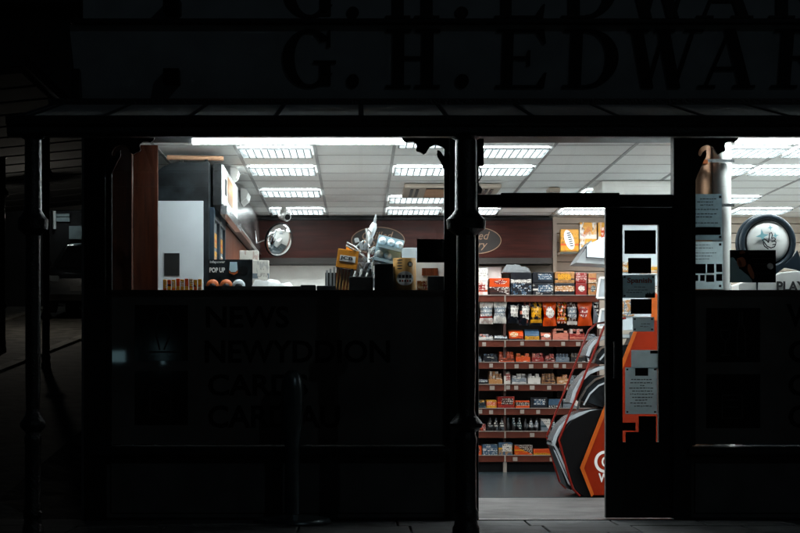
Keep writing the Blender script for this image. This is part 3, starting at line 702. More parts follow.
MB().box(bayx[0], bayx[2], SD+.05, 19.5, 0, Z(462.5, SD)).build('kick_plate', 'black_plastic', sh)
MB().box(bayx[1]-.018, bayx[1]+.018, SD-.005, SD+.045, 0, Z(461.5, SD)).build('foot', 'ticket', sh)
# ---- products
def pillow(x0, x1, y, z0, z1, t):
    m = MB(); nu, nv = 7, 9; fr = []; bk = []
    cx = (x0+x1)/2
    for j in range(nv):
        v = j/(nv-1); bul = math.sin(math.pi*min(1, max(0, (v-.06)/.88)))**.6 if .06 < v < .94 else 0
        for i in range(nu):
            u = i/(nu-1); pinch = 1-.12*math.sin(math.pi*v)+.05*math.sin(3*math.pi*v)
            xx = cx+(u-.5)*(x1-x0)*pinch; e = math.sin(math.pi*u)**.7*bul*t + random.uniform(-.003, .003)*(bul > 0)
            fr.append((xx, y-e-.002, z0+v*(z1-z0))); bk.append((xx, y+e*.6+.002, z0+v*(z1-z0)))
    fs = []
    for j in range(nv-1):
        for i in range(nu-1):
            a = j*nu+i; fs.append((a, a+1, a+nu+1, a+nu)); q = a+nu*nv; fs.append((q+nu, q+nu+1, q+1, q))
    t_ = random.uniform(-.07, .07); cz_ = z1
    tw = lambda p: (cx+(p[0]-cx)*math.cos(t_)-(p[2]-cz_)*math.sin(t_)*.6, p[1], cz_+(p[2]-cz_)*math.cos(t_)+(p[0]-cx)*math.sin(t_))
    return m.add([tw(p) for p in fr+bk], fs)
def mound(x0, x1, y0, y1, z0, h, jit=.012, nx=14, ny=7):
    rg = random.Random(5); top = []; m = MB()
    for j in range(ny):
        for i in range(nx):
            u, v = i/(nx-1), j/(ny-1); e = min(1, 5*min(u, 1-u))**.7*min(1, 4*min(v, 1-v)+.25)**.7
            top.append((x0+u*(x1-x0)+rg.uniform(-.4, .4)*jit, y0+v*(y1-y0), z0+max(.002, h*e*(.78+.12*math.sin(5*u+.6+2*v)+.1*math.sin(13*u+3*v))+rg.uniform(-1, 1)*jit*e)))
    fs = [(j*nx+i, j*nx+i+1, (j+1)*nx+i+1, (j+1)*nx+i) for j in range(ny-1) for i in range(nx-1)]
    bot = [(p[0], p[1], z0) for p in top]; k = len(top)
    fs += [tuple(q+k for q in reversed(f)) for f in fs]
    rim = list(range(nx))+[j*nx+nx-1 for j in range(1, ny)]+[(ny-1)*nx+i for i in range(nx-2, -1, -1)]+[j*nx for j in range(ny-2, 0, -1)]
    fs += [(rim[i], rim[(i+1) % len(rim)], rim[(i+1) % len(rim)]+k, rim[i]+k) for i in range(len(rim))]
    return m.add(top+bot, fs)
def wrapped(x0, x1, y, z0, z1, dep):
    h = z1-z0; g = .004
    return MB().prism([(y, z0), (y-.004, z0+h*.45), (y+dep*.18, z0+h*.85), (y+dep*.45, z1), (y+dep, z1-.01), (y+dep, z0)], x0+g, x1-g, 'yz')
def carton(x0, x1, y, z0, z1, dep): return MB().box(x0+.002, x1-.002, y, y+dep, z0, z1)
def bottles(x0, x1, y, z0, z1):
    n = max(2, round((x1-x0)/.055)); m = MB()
    for i in range(n):
        cx = x0+(x1-x0)*(i+.5)/n; r = (x1-x0)/n*.46; h = z1-z0
        m.lathe([(r*.9, 0), (r, .01), (r, h*.5), (r*.5, h*.72), (r*.42, h)], (cx, y+r, z0), 10)
    return m
WH, GY, NV, BL, OR, BR, RD, YE, TN, PK, BK, TE = (232,228,222), (150,158,165), (30,38,54), (96,124,146), (220,110,30), (92,50,34), (168,48,32), (228,180,60), (200,158,112), (214,150,132), (24,24,26), (70,104,112)
cw = {WH: 'white', GY: 'grey', NV: 'navy', BL: 'pale blue', OR: 'orange', BR: 'brown', RD: 'red', YE: 'yellow', TN: 'tan', PK: 'pink', BK: 'black', TE: 'teal'}
def row(name, kind, sy, where, items, grp, dep=.22):
    """items: (px0, px1, top, kind, inks); they stand on the shelf at sy, left to right"""
    for i, (a, b, top, kd, c) in enumerate(items):
        zb = Z(sy, SD)+.001 if sy in shelf_y else sy
        x0, x1, z1 = X(a, SD), X(b, SD), Z(top, SD); y = SD+.02+random.uniform(0, .02)
        m = packmat(*c)
        pos = ('leftmost' if i == 0 else ordn[i]+' from left') if i < len(items)-1 else 'rightmost'
        if kd == 'w' and random.random() < .72:
            t = thing('snack_tray', '%s and %s tray of bars, %s %s' % (cw[c[0]], cw[c[2]], pos, where), 'snack tray', ((x0+x1)/2, y+dep/2, zb), grp)
            mp_, mq_ = packmat(c[0], c[1], c[2], plain=True), packmat(c[1], c[0], c[0], plain=True)
            h = z1-zb; hf = h*random.uniform(.4, .62); tk = .004
            MB().prism([(y, zb), (y, zb+hf), (y+.006, zb+hf), (y+.006, zb+.006), (y+dep, zb+.006), (y+dep, zb)], x0+.003, x1-.003, 'yz').build('tray_front', packmat(c[2], c[0], c[0], plain=True), t)
            for sx in (x0+.003, x1-.003-tk): MB().prism([(y+.0065, zb+.0065), (y+.0065, zb+hf*1.0), (y+dep, zb+h*.9), (y+dep, zb+.0065)], sx, sx+tk, 'yz').build('tray_side', packmat(c[2], c[0], c[0], plain=True), t)
            nb_ = max(2, round((x1-x0-.02)/random.uniform(.03, .045))); bw = (x1-x0-.018)/nb_; zz = zb+.007
            while zz < z1-.012:
                bh_ = random.uniform(.016, .026)
                for j in range(nb_):
                    if zz > zb+h*.55 and random.random() < .18: continue
                    bx0 = x0+.009+bw*j; y0_ = y+.012+random.uniform(0, .03)+(zz-zb)*.25; dz_ = random.uniform(-.003, .003); sk = random.uniform(-.006, .006)
                    MB().add([(bx0+.002, y0_, zz), (bx0+bw-.002, y0_, zz), (bx0+bw-.001+sk, y0_+.13, zz), (bx0+.001+sk, y0_+.13, zz), (bx0+.004, y0_+.006, zz+bh_+dz_), (bx0+bw-.004, y0_+.006, zz+bh_-dz_), (bx0+bw-.003+sk, y0_+.12, zz+bh_), (bx0+.003+sk, y0_+.12, zz+bh_)],
                             [(3,2,1,0),(4,5,6,7),(0,1,5,4),(1,2,6,5),(2,3,7,6),(3,0,4,7)]).build('bar', mp_ if random.random() < .75 else mq_, t)
                zz += bh_+.002
            continue
        if kd == 'w': mb = wrapped(x0, x1, y, zb, z1, dep); nm, ct = 'wrapped_pack', 'snack pack'; sm = False
        elif kd == 'c': mb = carton(x0, x1, y, zb, z1, dep); nm, ct = 'carton', 'carton'; sm = False
        elif kd == 'b': mb = bottles(x0, x1, y, zb, z1); nm, ct = 'bottle_pack', 'bottle pack'; sm = True
        elif kd == 'g': mb = pillow(x0+.004, x1-.004, y+.06, zb, z1, .05); nm, ct = 'snack_bag', 'snack bag'; sm = True
        pos = ('leftmost' if i == 0 else ordn[i]+' from left') if i < len(items)-1 else 'rightmost'
        o = one(nm, mb, m, '%s and %s %s, %s %s' % (cw[c[0]], cw[c[2]], {'w': 'wrapped pack', 'c': 'carton', 'b': 'cluster of small bottles', 'g': 'bag'}[kd], pos, where), ct, grp, sm, bevel=.006 if kd in 'wc' else 0)
# top shelf: two layers
row('', '', 295.5, 'in the lower layer on the top shelf', [(475, 488, 281, 'c', (WH, RD, OR)), (489.5, 510, 287, 'c', (BR, BR, BK)), (511, 532, 283, 'c', (NV, BL, NV)), (533, 554, 283, 'c', (NV, BL, WH)), (555, 575, 283, 'c', (NV, TN, BK)), (576, 587.5, 283, 'c', (RD, WH, RD)), (588.5, 597, 283, 'c', (TN, TE, RD))], 'packs on the top shelf')
zt = Z(283, SD)+.001
row('', '', zt, 'in the upper layer on the top shelf', [(511, 532, 272.5, 'c', (NV, WH, NV)), (533, 554, 272, 'c', (NV, BL, NV)), (555, 575, 271.5, 'c', (TN, YE, BK)), (576, 587.5, 272.5, 'c', (RD, RD, WH)), (588.5, 597, 273, 'c', (TN, TN, RD))], 'packs on the top shelf')
row('', '', Z(281, SD)+.001, 'stacked on the white carton of the top shelf', [(475, 488.5, 268, 'c', (WH, WH, GY))], 'packs on the top shelf')
row('', '', Z(287, SD)+.001, 'on the brown carton of the top shelf', [(489.5, 510, 278, 'c', (OR, RD, OR))], 'packs on the top shelf')
one('plastic_bag', mound(X(502, 19.35), X(531, 19.35), 19.3, 19.5, Z(272.3, SD)+.002, .10, .014), 'clear_bag', 'crumpled clear plastic bag lying on the navy cartons of the top shelf', 'bag', smooth=True)
one('paper_stack', MB().box(X(476, 19.4), X(502, 19.4), 19.47, 19.555, Z(295.5, 19.25)+.001, Z(266.5, 19.4)), 'white_board', 'white box behind the cartons at the left of the top shelf', 'box', bevel=.004)
# crisps hanging on a rail under the top shelf
rl = MB().tube([(bayx[0]+.02, SD+.10, Z(302, SD)), (bayx[2]-.02, SD+.10, Z(302, SD))], .006, 8)
for x in (bayx[0]+.03, bayx[1], bayx[2]-.03): rl.tube([(x, SD+.10, Z(302, SD)), (x, SD+.10, Z(295.5, SD)-.03)], .005, 6)
rl.build('hanging_rail', 'shelf_metal', sh, True)
cr = [(471, 479, (YE, OR, WH)), (480, 493.5, (WH, GY, RD)), (494, 507, (WH, GY, BL)), (508, 519.5, (NV, WH, NV)), (520, 530.5, (NV, WH, PK)), (531, 542.5, (NV, YE, YE)), (543, 556.5, (OR, WH, RD)), (557, 567, (BR, OR, YE)), (567.5, 577.5, (BR, GY, WH)), (578, 592.5, (OR, RD, OR)), (593, 599, (GY, NV, GY))]
for i, (a, b, c) in enumerate(cr):
    o = one('crisp_bag', pillow(X(a, SD), X(b, SD), SD+.05, Z(325+random.uniform(-2, 1), SD), Z(302, SD), .045), packmat(*c, rough=.22), '%s and %s crisp bag, %s on the hanging rail' % (cw[c[0]], cw[c[2]], 'leftmost' if i == 0 else 'rightmost' if i == len(cr)-1 else ordn[i]+' from left'), 'crisp bag', 'crisp bags hanging under the top shelf', True)
row('', '', 340.5, 'on the second shelf', [(470, 478, 332, 'w', (WH, PK, WH)), (479, 493.5, 334, 'w', (GY, PK, WH)), (494.5, 508, 334.5, 'w', (NV, GY, NV)), (509, 524, 330, 'w', (OR, TN, NV)), (525, 540, 329, 'w', (BL, YE, BL)), (541, 552, 332, 'w', (PK, WH, BR)), (553, 569, 328.5, 'w', (PK, TN, PK)), (569.5, 585, 328, 'w', (PK, WH, RD)), (586, 597, 331, 'w', (GY, BK, GY))], 'packs on the second shelf')
row('', '', 362.5, 'on the third shelf down', [(470, 482, 355, 'w', (GY, BL, GY)), (483, 498, 352.5, 'w', (NV, BL, NV)), (499, 515, 352, 'w', (OR, OR, BR)), (516, 531, 352, 'w', (OR, YE, OR)), (532, 544.5, 352.5, 'w', (RD, PK, RD)), (545, 555.5, 352.5, 'w', (RD, OR, BR)), (556, 570, 354, 'w', (BL, NV, GY)), (571, 586, 353, 'w', (BK, TN, BK)), (587, 597, 354, 'w', (NV, GY, NV))], 'packs on the third shelf')
row('', '', 384.5, 'on the fourth shelf down', [(474, 488.5, 378, 'w', (NV, GY, NV)), (489, 503, 371.5, 'w', (TN, WH, TN)), (504, 511, 371, 'w', (WH, RD, WH)), (512, 527, 373.5, 'w', (WH, GY, GY)), (528, 541, 373.5, 'w', (WH, GY, WH)), (541.5, 556, 374, 'w', (TN, BR, BR)), (557, 569, 374.5, 'w', (TN, OR, TN)), (570, 584, 375, 'w', (GY, BK, GY))], 'packs on the fourth shelf')
row('', '', 408.5, 'on the fifth shelf down', [(474, 486, 400, 'w', (TE, YE, NV)), (486.5, 497, 400, 'c', (YE, OR, BR)), (497.5, 515, 396.5, 'c', (RD, BR, OR)), (515.5, 530, 400.5, 'c', (OR, BR, OR)), (530.5, 548, 397.5, 'c', (NV, BL, NV)), (548.5, 562, 399, 'c', (BL, NV, TE)), (563, 580, 399, 'c', (GY, WH, NV))], 'packs on the fifth shelf')
row('', '', 431.5, 'on the sixth shelf down', [(474, 486, 424, 'c', (BR, RD, OR)), (487.5, 505, 418, 'b', (BK, NV, GY)), (505.5, 522.5, 418, 'b', (BK, TE, BK)), (523, 540, 418.5, 'b', (BK, GY, NV)), (541, 551, 419, 'c', (GY, WH, TE)), (552, 566, 420, 'b', (BK, GY, BK))], 'packs on the sixth shelf')
row('', '', 455.5, 'on the bottom shelf', [(474, 482, 446, 'c', (OR, BR, OR)), (482.5, 498, 444.5, 'c', (BL, BL, WH)), (498.5, 513, 442.5, 'c', (BL, WH, YE)), (514.5, 533, 445, 'c', (OR, BR, YE)), (533.5, 551, 449, 'c', (OR, YE, OR)), (553, 572, 446, 'c', (OR, BR, RD))], 'packs on the bottom shelf')
# cereal boxes on the slatted wall shelf
wd_ = 19.4
bk = thing('wall_shelf', 'small shelf with boxes on the cream slatted wall', 'shelf', (X(580, wd_), 19.5, Z(252, wd_)))
MB().box(X(559, wd_), X(612, wd_), wd_-.12, 19.615, Z(254.5, wd_), Z(252.5, wd_)).build('board', 'cream', bk)
MB().box(X(559, wd_), X(612, wd_), wd_-.125, wd_-.121, Z(255, wd_), Z(251, wd_)).build('lip', 'clear_plastic', bk)
def cbox(a, b, top, c, label, dep=.08):
    t = thing('cereal_box', label, 'box', (X((a+b)/2, wd_), wd_, Z(252.5, wd_)), 'boxes on the slatted wall')
    MB().box(X(a, wd_), X(b, wd_), wd_-.02, wd_+dep, Z(252.5, wd_)+.001, Z(top, wd_)).build('carton', packmat(*c), t, bevel=.003); return t
b1 = cbox(560.5, 578.5, 229.5, (YE, YE, OR), 'yellow box with a dark oval name on the slatted wall')
m = MB(); e = ell(X(569, wd_), Z(240, wd_), .05, .105, 20); m.prism([(x+(zz-Z(240, wd_))*-.25, zz) for x, zz in e], wd_-.024, wd_-.021); m.build('oval_label', 'white_ink', b1)
m = MB()
for i in range(7): ribbon(m, [(X(566.5+i*.55, wd_), Z(233.5+i*2.1, wd_)), (X(570+i*.55, wd_), Z(233+i*2.1, wd_))], .012, wd_-.026)
m.build('print_mark', 'navy', b1)
b2 = cbox(579.5, 596.5, 222.5, (YE, WH, WH), 'tall white and yellow box with red script on the slatted wall')
text("Kellogg's", X(580.5, wd_), X(592, wd_), Z(235, wd_), Z(229, wd_), wd_-.024, 'red_ink', b2, shear=.3, rz=1.0)
cbox(598, 611, 222.5, (YE, OR, WH), 'orange box cut off by the door leaf on the slatted wall')
# white display bin hanging by the doorway
bn = 17.2
bi = thing('display_bin', 'white sided hanging display bin with dark underside by the slatted wall', 'display bin', (X(595, bn), bn, Z(262, bn)))
MB().prism(pxpoly([(587, 245), (604.5, 236.5), (640, 236.5), (640, 260.5), (587, 257)], bn), bn, bn+.5).build('side_panel', 'grey_panel', bi)
MB().prism(pxpoly([(576, 262.5), (580, 256), (592, 240), (592, 243), (586.5, 246), (586.5, 257.5), (640, 261), (640, 266)], bn), bn+.02, bn+.52).build('tray', 'grey_plastic', bi)
MB().box(X(632, bn), X(636, bn), bn+.2, bn+.25, Z(237, bn), CZ-.003).build('hanger', 'white_plastic', bi)
# white ticket frames in front of the shelving end
for u, v, a in ((278, 298, 597), (309.5, 327.5, 598)):
    d = 18.9
    f = thing('ticket_frame', 'white slanted ticket frame at the right end of the %s' % ('top shelf' if u < 300 else 'crisp rail'), 'frame', (X(600, d), d, Z(v, d)), 'ticket frames at the shelf end')
    P_ = [(a, v), (a+3, u), (a+12, u), (a+12, v)]; q = pxpoly(P_, d)
    m = MB()
    for (xa, za), (xb, zb) in zip(q, q[1:]+q[:1]): m.tube([(xa, d, za), (xb, d, zb)], .012, 6)
    m.build('rim', 'white_plastic', f); MB().prism(q, d+.01, d+.015).build('card', 'hood', f)
    MB().box(X(a+9, d), X(a+11, d), d+.016, 19.3, Z(u+6, d), Z(u+5, d)).build('bracket', 'white_plastic', f)
# white hanging panel behind the fixed door leaf
wp = thing('boxed_soffit', 'white boxed panel below the ceiling behind the door transom', 'panel', (X(640, 15.95), 16.2, Z(300, 15.95)))
MB().box(X(602, 15.95), X(676, 15.95), 15.95, 16.6, Z(199, 15.95), CZ-.008).build('box', 'white_board', wp, bevel=.004)
MB().box(X(613, 15.95), X(676, 15.95), 15.952, 16.05, Z(330, 15.95), Z(199, 15.95)-.001).build('panel', 'grey_panel', wp)
for i, (a, b, u, v, c) in enumerate(((622, 640, 262, 272, (TN, WH, YE)), (640, 660, 265, 274, (WH, YE, TN)), (621, 634, 300, 316, (TN, GY, WH)), (648, 660, 286, 298, (OR, WH, OR)))):
    MB().box(X(a, 15.95), X(b, 15.95), 15.938, 15.951, Z(v, 15.95), Z(u, 15.95)).build('price_card', packmat(*c), wp)
MB().box(X(640, 15.95), X(676, 15.95), 16.5, 16.6, 0, Z(331, 15.95)).build('cabinet', 'white_board', wp)
# ------------------------------------------------------------------ red ice-cream merchandiser
RDp, RDf = 15.2, 15.78
rm = thing('ice_cream_display', 'red and black ice cream display with curved lids inside the doorway', 'freezer', (X(600, RDp), 15.8, 0))
near = [(626, 318), (612, 320), (604, 327), (596, 347), (586, 372), (575, 400), (566, 422), (559, 440), (563, 455), (568, 473), (573, 489), (580, 496)]
sp = [(581, 467.5), (639, 319), (676, 319), (676, 495), (592, 495)]
MB().prism(pxpoly(sp, RDp), RDp-.03, RDp).build('side_panel', 'red_panel', rm, bevel=.004)
oe = [(579.5, 467.5), (638.5, 317), (676, 317), (676, 320.5), (641, 320.5), (583.5, 468), (593.5, 494), (591, 496.5)]
MB().prism(pxpoly(oe, RDp), RDp-.036, RDp-.0302).build('panel_edge', 'orange_edge', rm)
MB().box(X(651, RDp), X(657.5, RDp), RDp-.03, RDp+.0, Z(317, RDp), Z(297, RDp)).build('upright', 'orange_edge', rm)
blk = [(566, 470), (560, 446), (563, 432), (572, 420), (590, 411), (606, 408), (640, 330), (676, 330), (676, 497), (584, 497), (576, 490)]
MB().prism(pxpoly(blk, RDp+.002), RDp+.002, RDf).build('cabinet', 'black_plastic', rm, bevel=.006)
for d, mt, rr in ((RDp, 'rail_red', .0095), (16.2, 'rail_red', .009)):
    q = [(X(a, RDp), d, Z(b, RDp)) for a, b in near]
    MB().tube(q, rr, 8).build('rail', mt, rm, True)
for a_, b_ in (near[1], near[7], near[10]): MB().tube([(X(a_, RDp), RDp, Z(b_, RDp)), (X(a_, RDp), 16.2, Z(b_, RDp))], .006, 6).build('cross_rail', 'black_plastic', rm)
def hood(pts, wd, mt='hood', y0=RDp+.03, y1=RDf-.16, name='lid'):
    q = pxpoly(pts, RDp); L, Rr = stroke(q, wd/F*RDp)
    poly = [tuple(p) for p in L]+[tuple(p) for p in reversed(Rr)]
    return MB().prism(poly, y0, y1).build(name, mt, rm, True)
arcs = [[(553.5, 446), (556, 437), (561, 427.5), (569, 419.5), (580, 414), (592, 411.5), (606, 411), (630, 412)],
        [(572, 403), (575, 392), (581, 381), (590, 372.5), (601, 368), (616, 366), (634, 366)],
        [(588, 356), (591, 347), (596, 341), (604, 337.5), (614, 336), (630, 336)]]
for a in arcs:
    hood(a, 4.0, 'lid_grey', RDp+.045); hood(a, 3.4, 'hood', RDp+.028, RDp+.044, 'lid_rim'); hood([(x+5.5, y+7) for x, y in a[:-1]], 2.2, 'chrome', RDp+.02, RDp+.028, 'lid_trim')
    hood([(x+9, y+13) for x, y in a[1:-1]], 1.6, 'hood', RDp+.02, RDp+.028, 'lid_trim')
for u0, u1 in ((414, 368), (370, 338)):
    q = pxpoly([(606, u0-6), (580 if u0 > 400 else 594, u0-14), (586 if u0 > 400 else 600, u1+8), (640, u1+6), (640, u0-6)], RDp)
    MB().prism(q, RDp+.04, RDf-.06).build('bin', 'navy_dark', rm)
fp = [(551.5, 441), (557, 449), (574, 489), (571.5, 490.5), (567, 486)]
MB().prism(pxpoly(fp, RDp), RDp+.03, RDf-.16).build('front_panel', 'smoked', rm)
MB().prism(pxpoly([(551.5, 441), (553.5, 441.5), (558, 449), (575, 489), (571.5, 490.5), (573, 488), (556, 449.5)], RDp), RDp+.018, RDp+.0235).build('front_rim', 'hood', rm)
MB().prism(pxpoly([(553.5, 449), (556, 451.5), (571, 486), (568.5, 484)], RDp), RDp+.024, RDp+.029).build('front_inset', 'hood', rm)
m = MB(); cxl, czl = X(604.5, RDp), Z(461.5, RDp)
ribbon(m, ell(cxl, czl, 9.2/F*RDp, 9.6/F*RDp, 30, R(40), R(335), False), .024, RDp-.0315)
ribbon(m, ell(cxl+.012, czl, 4.0/F*RDp, 4.6/F*RDp, 24, R(60), R(300), False), .014, RDp-.0315)
m.build('logo', 'white_ink', rm)
text('W', X(598, RDp), X(608.5, RDp), Z(482, RDp), Z(473, RDp), RDp-.0315, 'white_ink', rm, bold=.03)
# ------------------------------------------------------------------ left side of the shop
# timber boards beside the window
tb = thing('timber_lining', 'dark brown timber lining boards at the left side of the window', 'wall lining', (X(132, 13.3), 13.3, .0))
MB().box(X(100, 13.02), X(132.3, 13.02), 13.0, 13.04, .0, HT-.005).build('board', 'sapele', tb, bevel=.004)
MB().box(X(133.5, 13.3), X(158, 13.3), 13.275, 13.32, .0, HT-.005).build('board', 'sapele', tb, bevel=.004)
FD = 13.75
fr = thing('drinks_fridge', 'tall navy fridge with white end panel behind the left window', 'fridge', (X(180, FD), 14.3, 0))
pts = [(135, 296), (135, 185), (150, 176.5), (157, 171), (163, 166.5), (170, 163.5), (177, 162), (209, 162), (209, 540), (135, 540)]
pts = [(a, b if b < 530 else 378+F*(1/FD)-.3) for a, b in pts]
MB().prism([(X(a, FD), Z(b, FD)) for a, b in pts], FD, FD+1.3).build('cabinet', 'navy_dark', fr, bevel=.004)
MB().box(X(150, FD), X(203.5, FD), FD-.008, FD-.001, .25, Z(201, FD)).build('end_panel', 'grey_panel', fr, bevel=.004)
for i in range(2):
    y0 = FD+.04+.62*i; xf = X(209, FD)
    m = MB(); m.box(xf+.002, xf+.035, y0, y0+.06, .2, 2.3); m.box(xf+.002, xf+.035, y0+.54, y0+.6, .2, 2.3); m.box(xf+.002, xf+.035, y0+.06, y0+.54, 2.22, 2.3); m.box(xf+.002, xf+.035, y0+.06, y0+.54, .2, .28)
    dd_ = m.build('door', 'navy', fr)
    MB().box(xf+.008, xf+.012, y0+.06, y0+.54, .28, 2.22).build('glass_pane', 'hood', dd_)
    MB().tube([(xf+.036, y0+.07, 1.2), (xf+.06, y0+.07, 1.2), (xf+.06, y0+.07, 1.7), (xf+.036, y0+.07, 1.7)], .012, 6).build('handle', 'chrome', dd_)
    for z in (1.72, 1.88, 2.02):
        MB().box(xf+.013, xf+.018, y0+.12, y0+.48, z, z+.11).build('label_card', packmat(YE, TN, OR), dd_)
# header light box over the fridge doors, running back
LXa, LXb = X(213, 13.9), X(223, 13.9)
lb = thing('header_light_box', 'white header box with yellow poster above the fridge', 'light box', (LXa, 14.7, Z(205, 13.9)))
MB().box(LXa, LXb-.012, 13.9, 15.6, Z(205, 13.9), Z(163.5, 13.9)).build('case', 'navy_dark', lb)
MB().box(LXb-.0115, LXb, 13.9, 15.6, Z(205, 13.9)+.01, Z(163.5, 13.9)-.01).build('face', 'white_plastic', lb)
MB().box(LXb+.001, LXb+.004, 14.4, 14.95, Z(192, 13.9)-.03, Z(170, 13.9)).build('poster', packmat(YE, TN, OR), lb)
MB().box(LXb+.001, LXb+.004, 14.1, 14.25, Z(192, 13.9), Z(176, 13.9)).build('label', 'dark_card', lb)
m = MB(); m.box(LXb-.02, LXb+.03, 13.92, 15.62, Z(205, 13.9)-.07, Z(205, 13.9)-.002); m.build('lower_rail', 'chrome', lb)
one('cardboard_tube', MB().tube([(X(165, FD), FD+.15, Z(157.5, FD+.15)), (X(222, FD), FD+.15, Z(158.5, FD+.15))], .018, 12), 'tan', 'tan tube lying on top of the fridge', 'tube', smooth=True)
tb2 = MB()
for px in (180, 205): tb2.box(X(px-1.5, FD), X(px+1.5, FD), FD+.12, FD+.18, Z(162, FD), Z(160, FD+.15)+.0)
tb2.build('rest_block', 'dark_card', fr)
# white partition behind the timber
one('white_pillar', MB().box(X(140, 14.0), X(165, 14.0), FD+1.35, FD+1.5, 0, CZ-.008), 'white_board', 'white wall pillar behind the fridge', 'pillar')
# wooden wall units with dark glossy bulkhead running to the back
wu = thing('wood_panelling', 'orange-brown wood panelling along the left shop wall', 'panelling', (-1.14, 17.2, 0))
y = 15.08
for i in range(6):
    MB().box(-1.22, -1.14, y+.004, y+.70, 0, 2.32).build('panel', 'teak', wu, bevel=.004); y += .705
bh = thing('bulkhead', 'dark glossy brown bulkhead below the ceiling along the left wall', 'bulkhead', (-1.09, 17.5, 2.33))
y = 15.63
for i in range(5):
    y1 = min(y+.76, 19.4)
    MB().prism([(-1.2, 2.33), (-1.06, 2.33), (-1.04, 2.38), (-1.065, CZ-.03), (-1.2, CZ-.03)], y+.004, y1, 'xz').build('panel', 'bulk_brown', bh)
    MB().box(-1.06, -1.03, y+.004, y1, 2.315, 2.328).build('trim', 'chrome', bh); y += .765
for yy, zz, nm in ((14.9, 2.70, 'first'), (16.2, 2.66, 'second')):
    t = one('wall_light', MB().prism([(-1.05, zz-.09), (-1.0, zz-.05), (-.985, zz), (-1.0, zz+.03), (-1.05, zz+.04)], yy, yy+.42 if nm == 'second' else yy+.2), 'white_plastic', 'white wedge wall light, %s along the left bulkhead' % nm, 'light', 'wall lights on the bulkhead')
# convex mirror and camera
md = 18.4
mi = thing('convex_mirror', 'round convex security mirror on an arm at the back left', 'mirror', (X(279, md), md, Z(257, md)))
def dome(r, h, n=28, mrings=8):
    v = [(0, -h, 0)]; f = []
    for j in range(1, mrings+1):
        a = j/mrings; rr = r*math.sin(a*math.pi/2); hh = h*math.cos(a*math.pi/2)
        for k_ in range(n): v.append((rr*math.cos(2*math.pi*k_/n), -hh, rr*math.sin(2*math.pi*k_/n)))
    for k_ in range(n): f.append((0, 1+k_, 1+(k_+1) % n))
    for j in range(mrings-1):
        for k_ in range(n): f.append((1+j*n+k_, 1+(j+1)*n+k_, 1+(j+1)*n+(k_+1) % n, 1+j*n+(k_+1) % n))
    return v, f
v, f = dome(.165, .045); Mx = Matrix.Translation((X(279, md), md, Z(240, md))) @ Matrix.Rotation(R(40), 4, 'Z') @ Matrix.Rotation(R(14), 4, 'X')
MB().add([Mx @ Vector(p) for p in v], f).build('dome', 'mirror', mi, True)
m = MB(); rp = [Mx @ Vector((.165*math.cos(t*math.pi/14), .005, .165*math.sin(t*math.pi/14))) for t in range(29)]
m.tube(rp, .012, 8); m.build('rim', 'black_plastic', mi, True)
v2, f2_ = dome(.16, -.03, 28, 3); MB().add([Mx @ Vector((p[0], p[1]+.006, p[2])) for p in v2], f2_).build('back_shell', 'black_plastic', mi, True)
MB().tube([Mx @ Vector((0, .03, 0)), Mx @ Vector((-.05, .1, 0)), (X(256, md), md+.12, Z(242, md)), (-1.055, md+.12, Z(242, md)+.12)], .008, 8).build('arm', 'chrome', mi, True)
sc2 = thing('security_camera', 'white dome security camera on the ceiling above the convex mirror', 'camera', (X(284, 18.55), 18.55, CZ))
c = (X(284, 18.55), 18.55, CZ)
MB().lathe([(.05, -.002), (.055, -.01), (.055, -.05), (.05, -.065)], c, 18).build('mount', 'white_plastic', sc2, True)
MB().tube([(c[0]-.03, c[1]+.03, CZ-.07), (c[0]+.035, c[1]-.05, CZ-.10)], [.045, .048], 14).build('barrel', 'white_plastic', sc2, True)
MB().tube([(c[0]+.036, c[1]-.052, CZ-.1005), (c[0]+.042, c[1]-.062, CZ-.104)], .03, 12).build('lens', 'black_plastic', sc2, True)
# ceiling cassette and emergency light
ac = thing('air_conditioner', 'flush ceiling air conditioner with dark slots right of the middle tiles', 'air conditioner', (X(447, 16.6), 16.6, CZ))
x0, x1, y0, y1 = X(403, 16.6), X(498, 16.6), 16.18, 17.1
MB().box(x0, x1, y0, y1, CZ-.045, CZ-.008).build('casing', 'cream', ac, bevel=.008)
MB().box(x0+.2, x1-.2, y0+.12, y1-.12, CZ-.052, CZ-.0455).build('grille', 'tan', ac, bevel=.003)
for q in (x0+.06, x0+.11, x1-.09, x1-.14): MB().box(q, q+.028, y0+.12, y1-.12, CZ-.05, CZ-.0455).build('slot', 'black_plastic', ac)
for q in (y0+.03, y1-.07): MB().box(x0+.2, x1-.2, q, q+.04, CZ-.05, CZ-.0455).build('slot', 'black_plastic', ac)
em = thing('emergency_light', 'small boxed emergency light on the ceiling seen through the transom', 'light', (X(553, 16.6), 16.6, CZ))
MB().box(X(547.5, 16.6), X(559, 16.6), 16.5, 16.7, CZ-.05, CZ-.008).build('case', 'cream', em, bevel=.006)
MB().box(X(549, 16.6), X(557.5, 16.6), 16.53, 16.67, CZ-.062, CZ-.0505).build('lens', 'white_plastic', em, bevel=.004)
# ------------------------------------------------------------------ things on the window display shelf
ws_ = thing('window_shelf', 'black display shelf along the inside of the left window', 'shelf', (X(300, 13.3), 13.25, 0))
wxa, wxb = X(159, 13.33), X(451, 13.6)
MB().box(wxa, wxb, 12.98, 13.62, 1.575, 1.6).build('top', 'black_plastic', ws_)
MB().box(wxa, wxb, 13.6, 13.62, 0, 1.574).build('back_panel', 'white_board', ws_)
for x in (wxa+.02, (wxa+wxb)/2, wxb-.02): MB().box(x-.015, x+.015, 12.99, 13.59, 0, 1.574).build('upright', 'white_board', ws_)
T = 1.6; S = 13.3
def bx(a, b, u, d=S, dep=.1, z0=T): return MB().box(X(a, d), X(b, d), d-dep/2, d+dep/2, z0+.0005, Z(u, d))
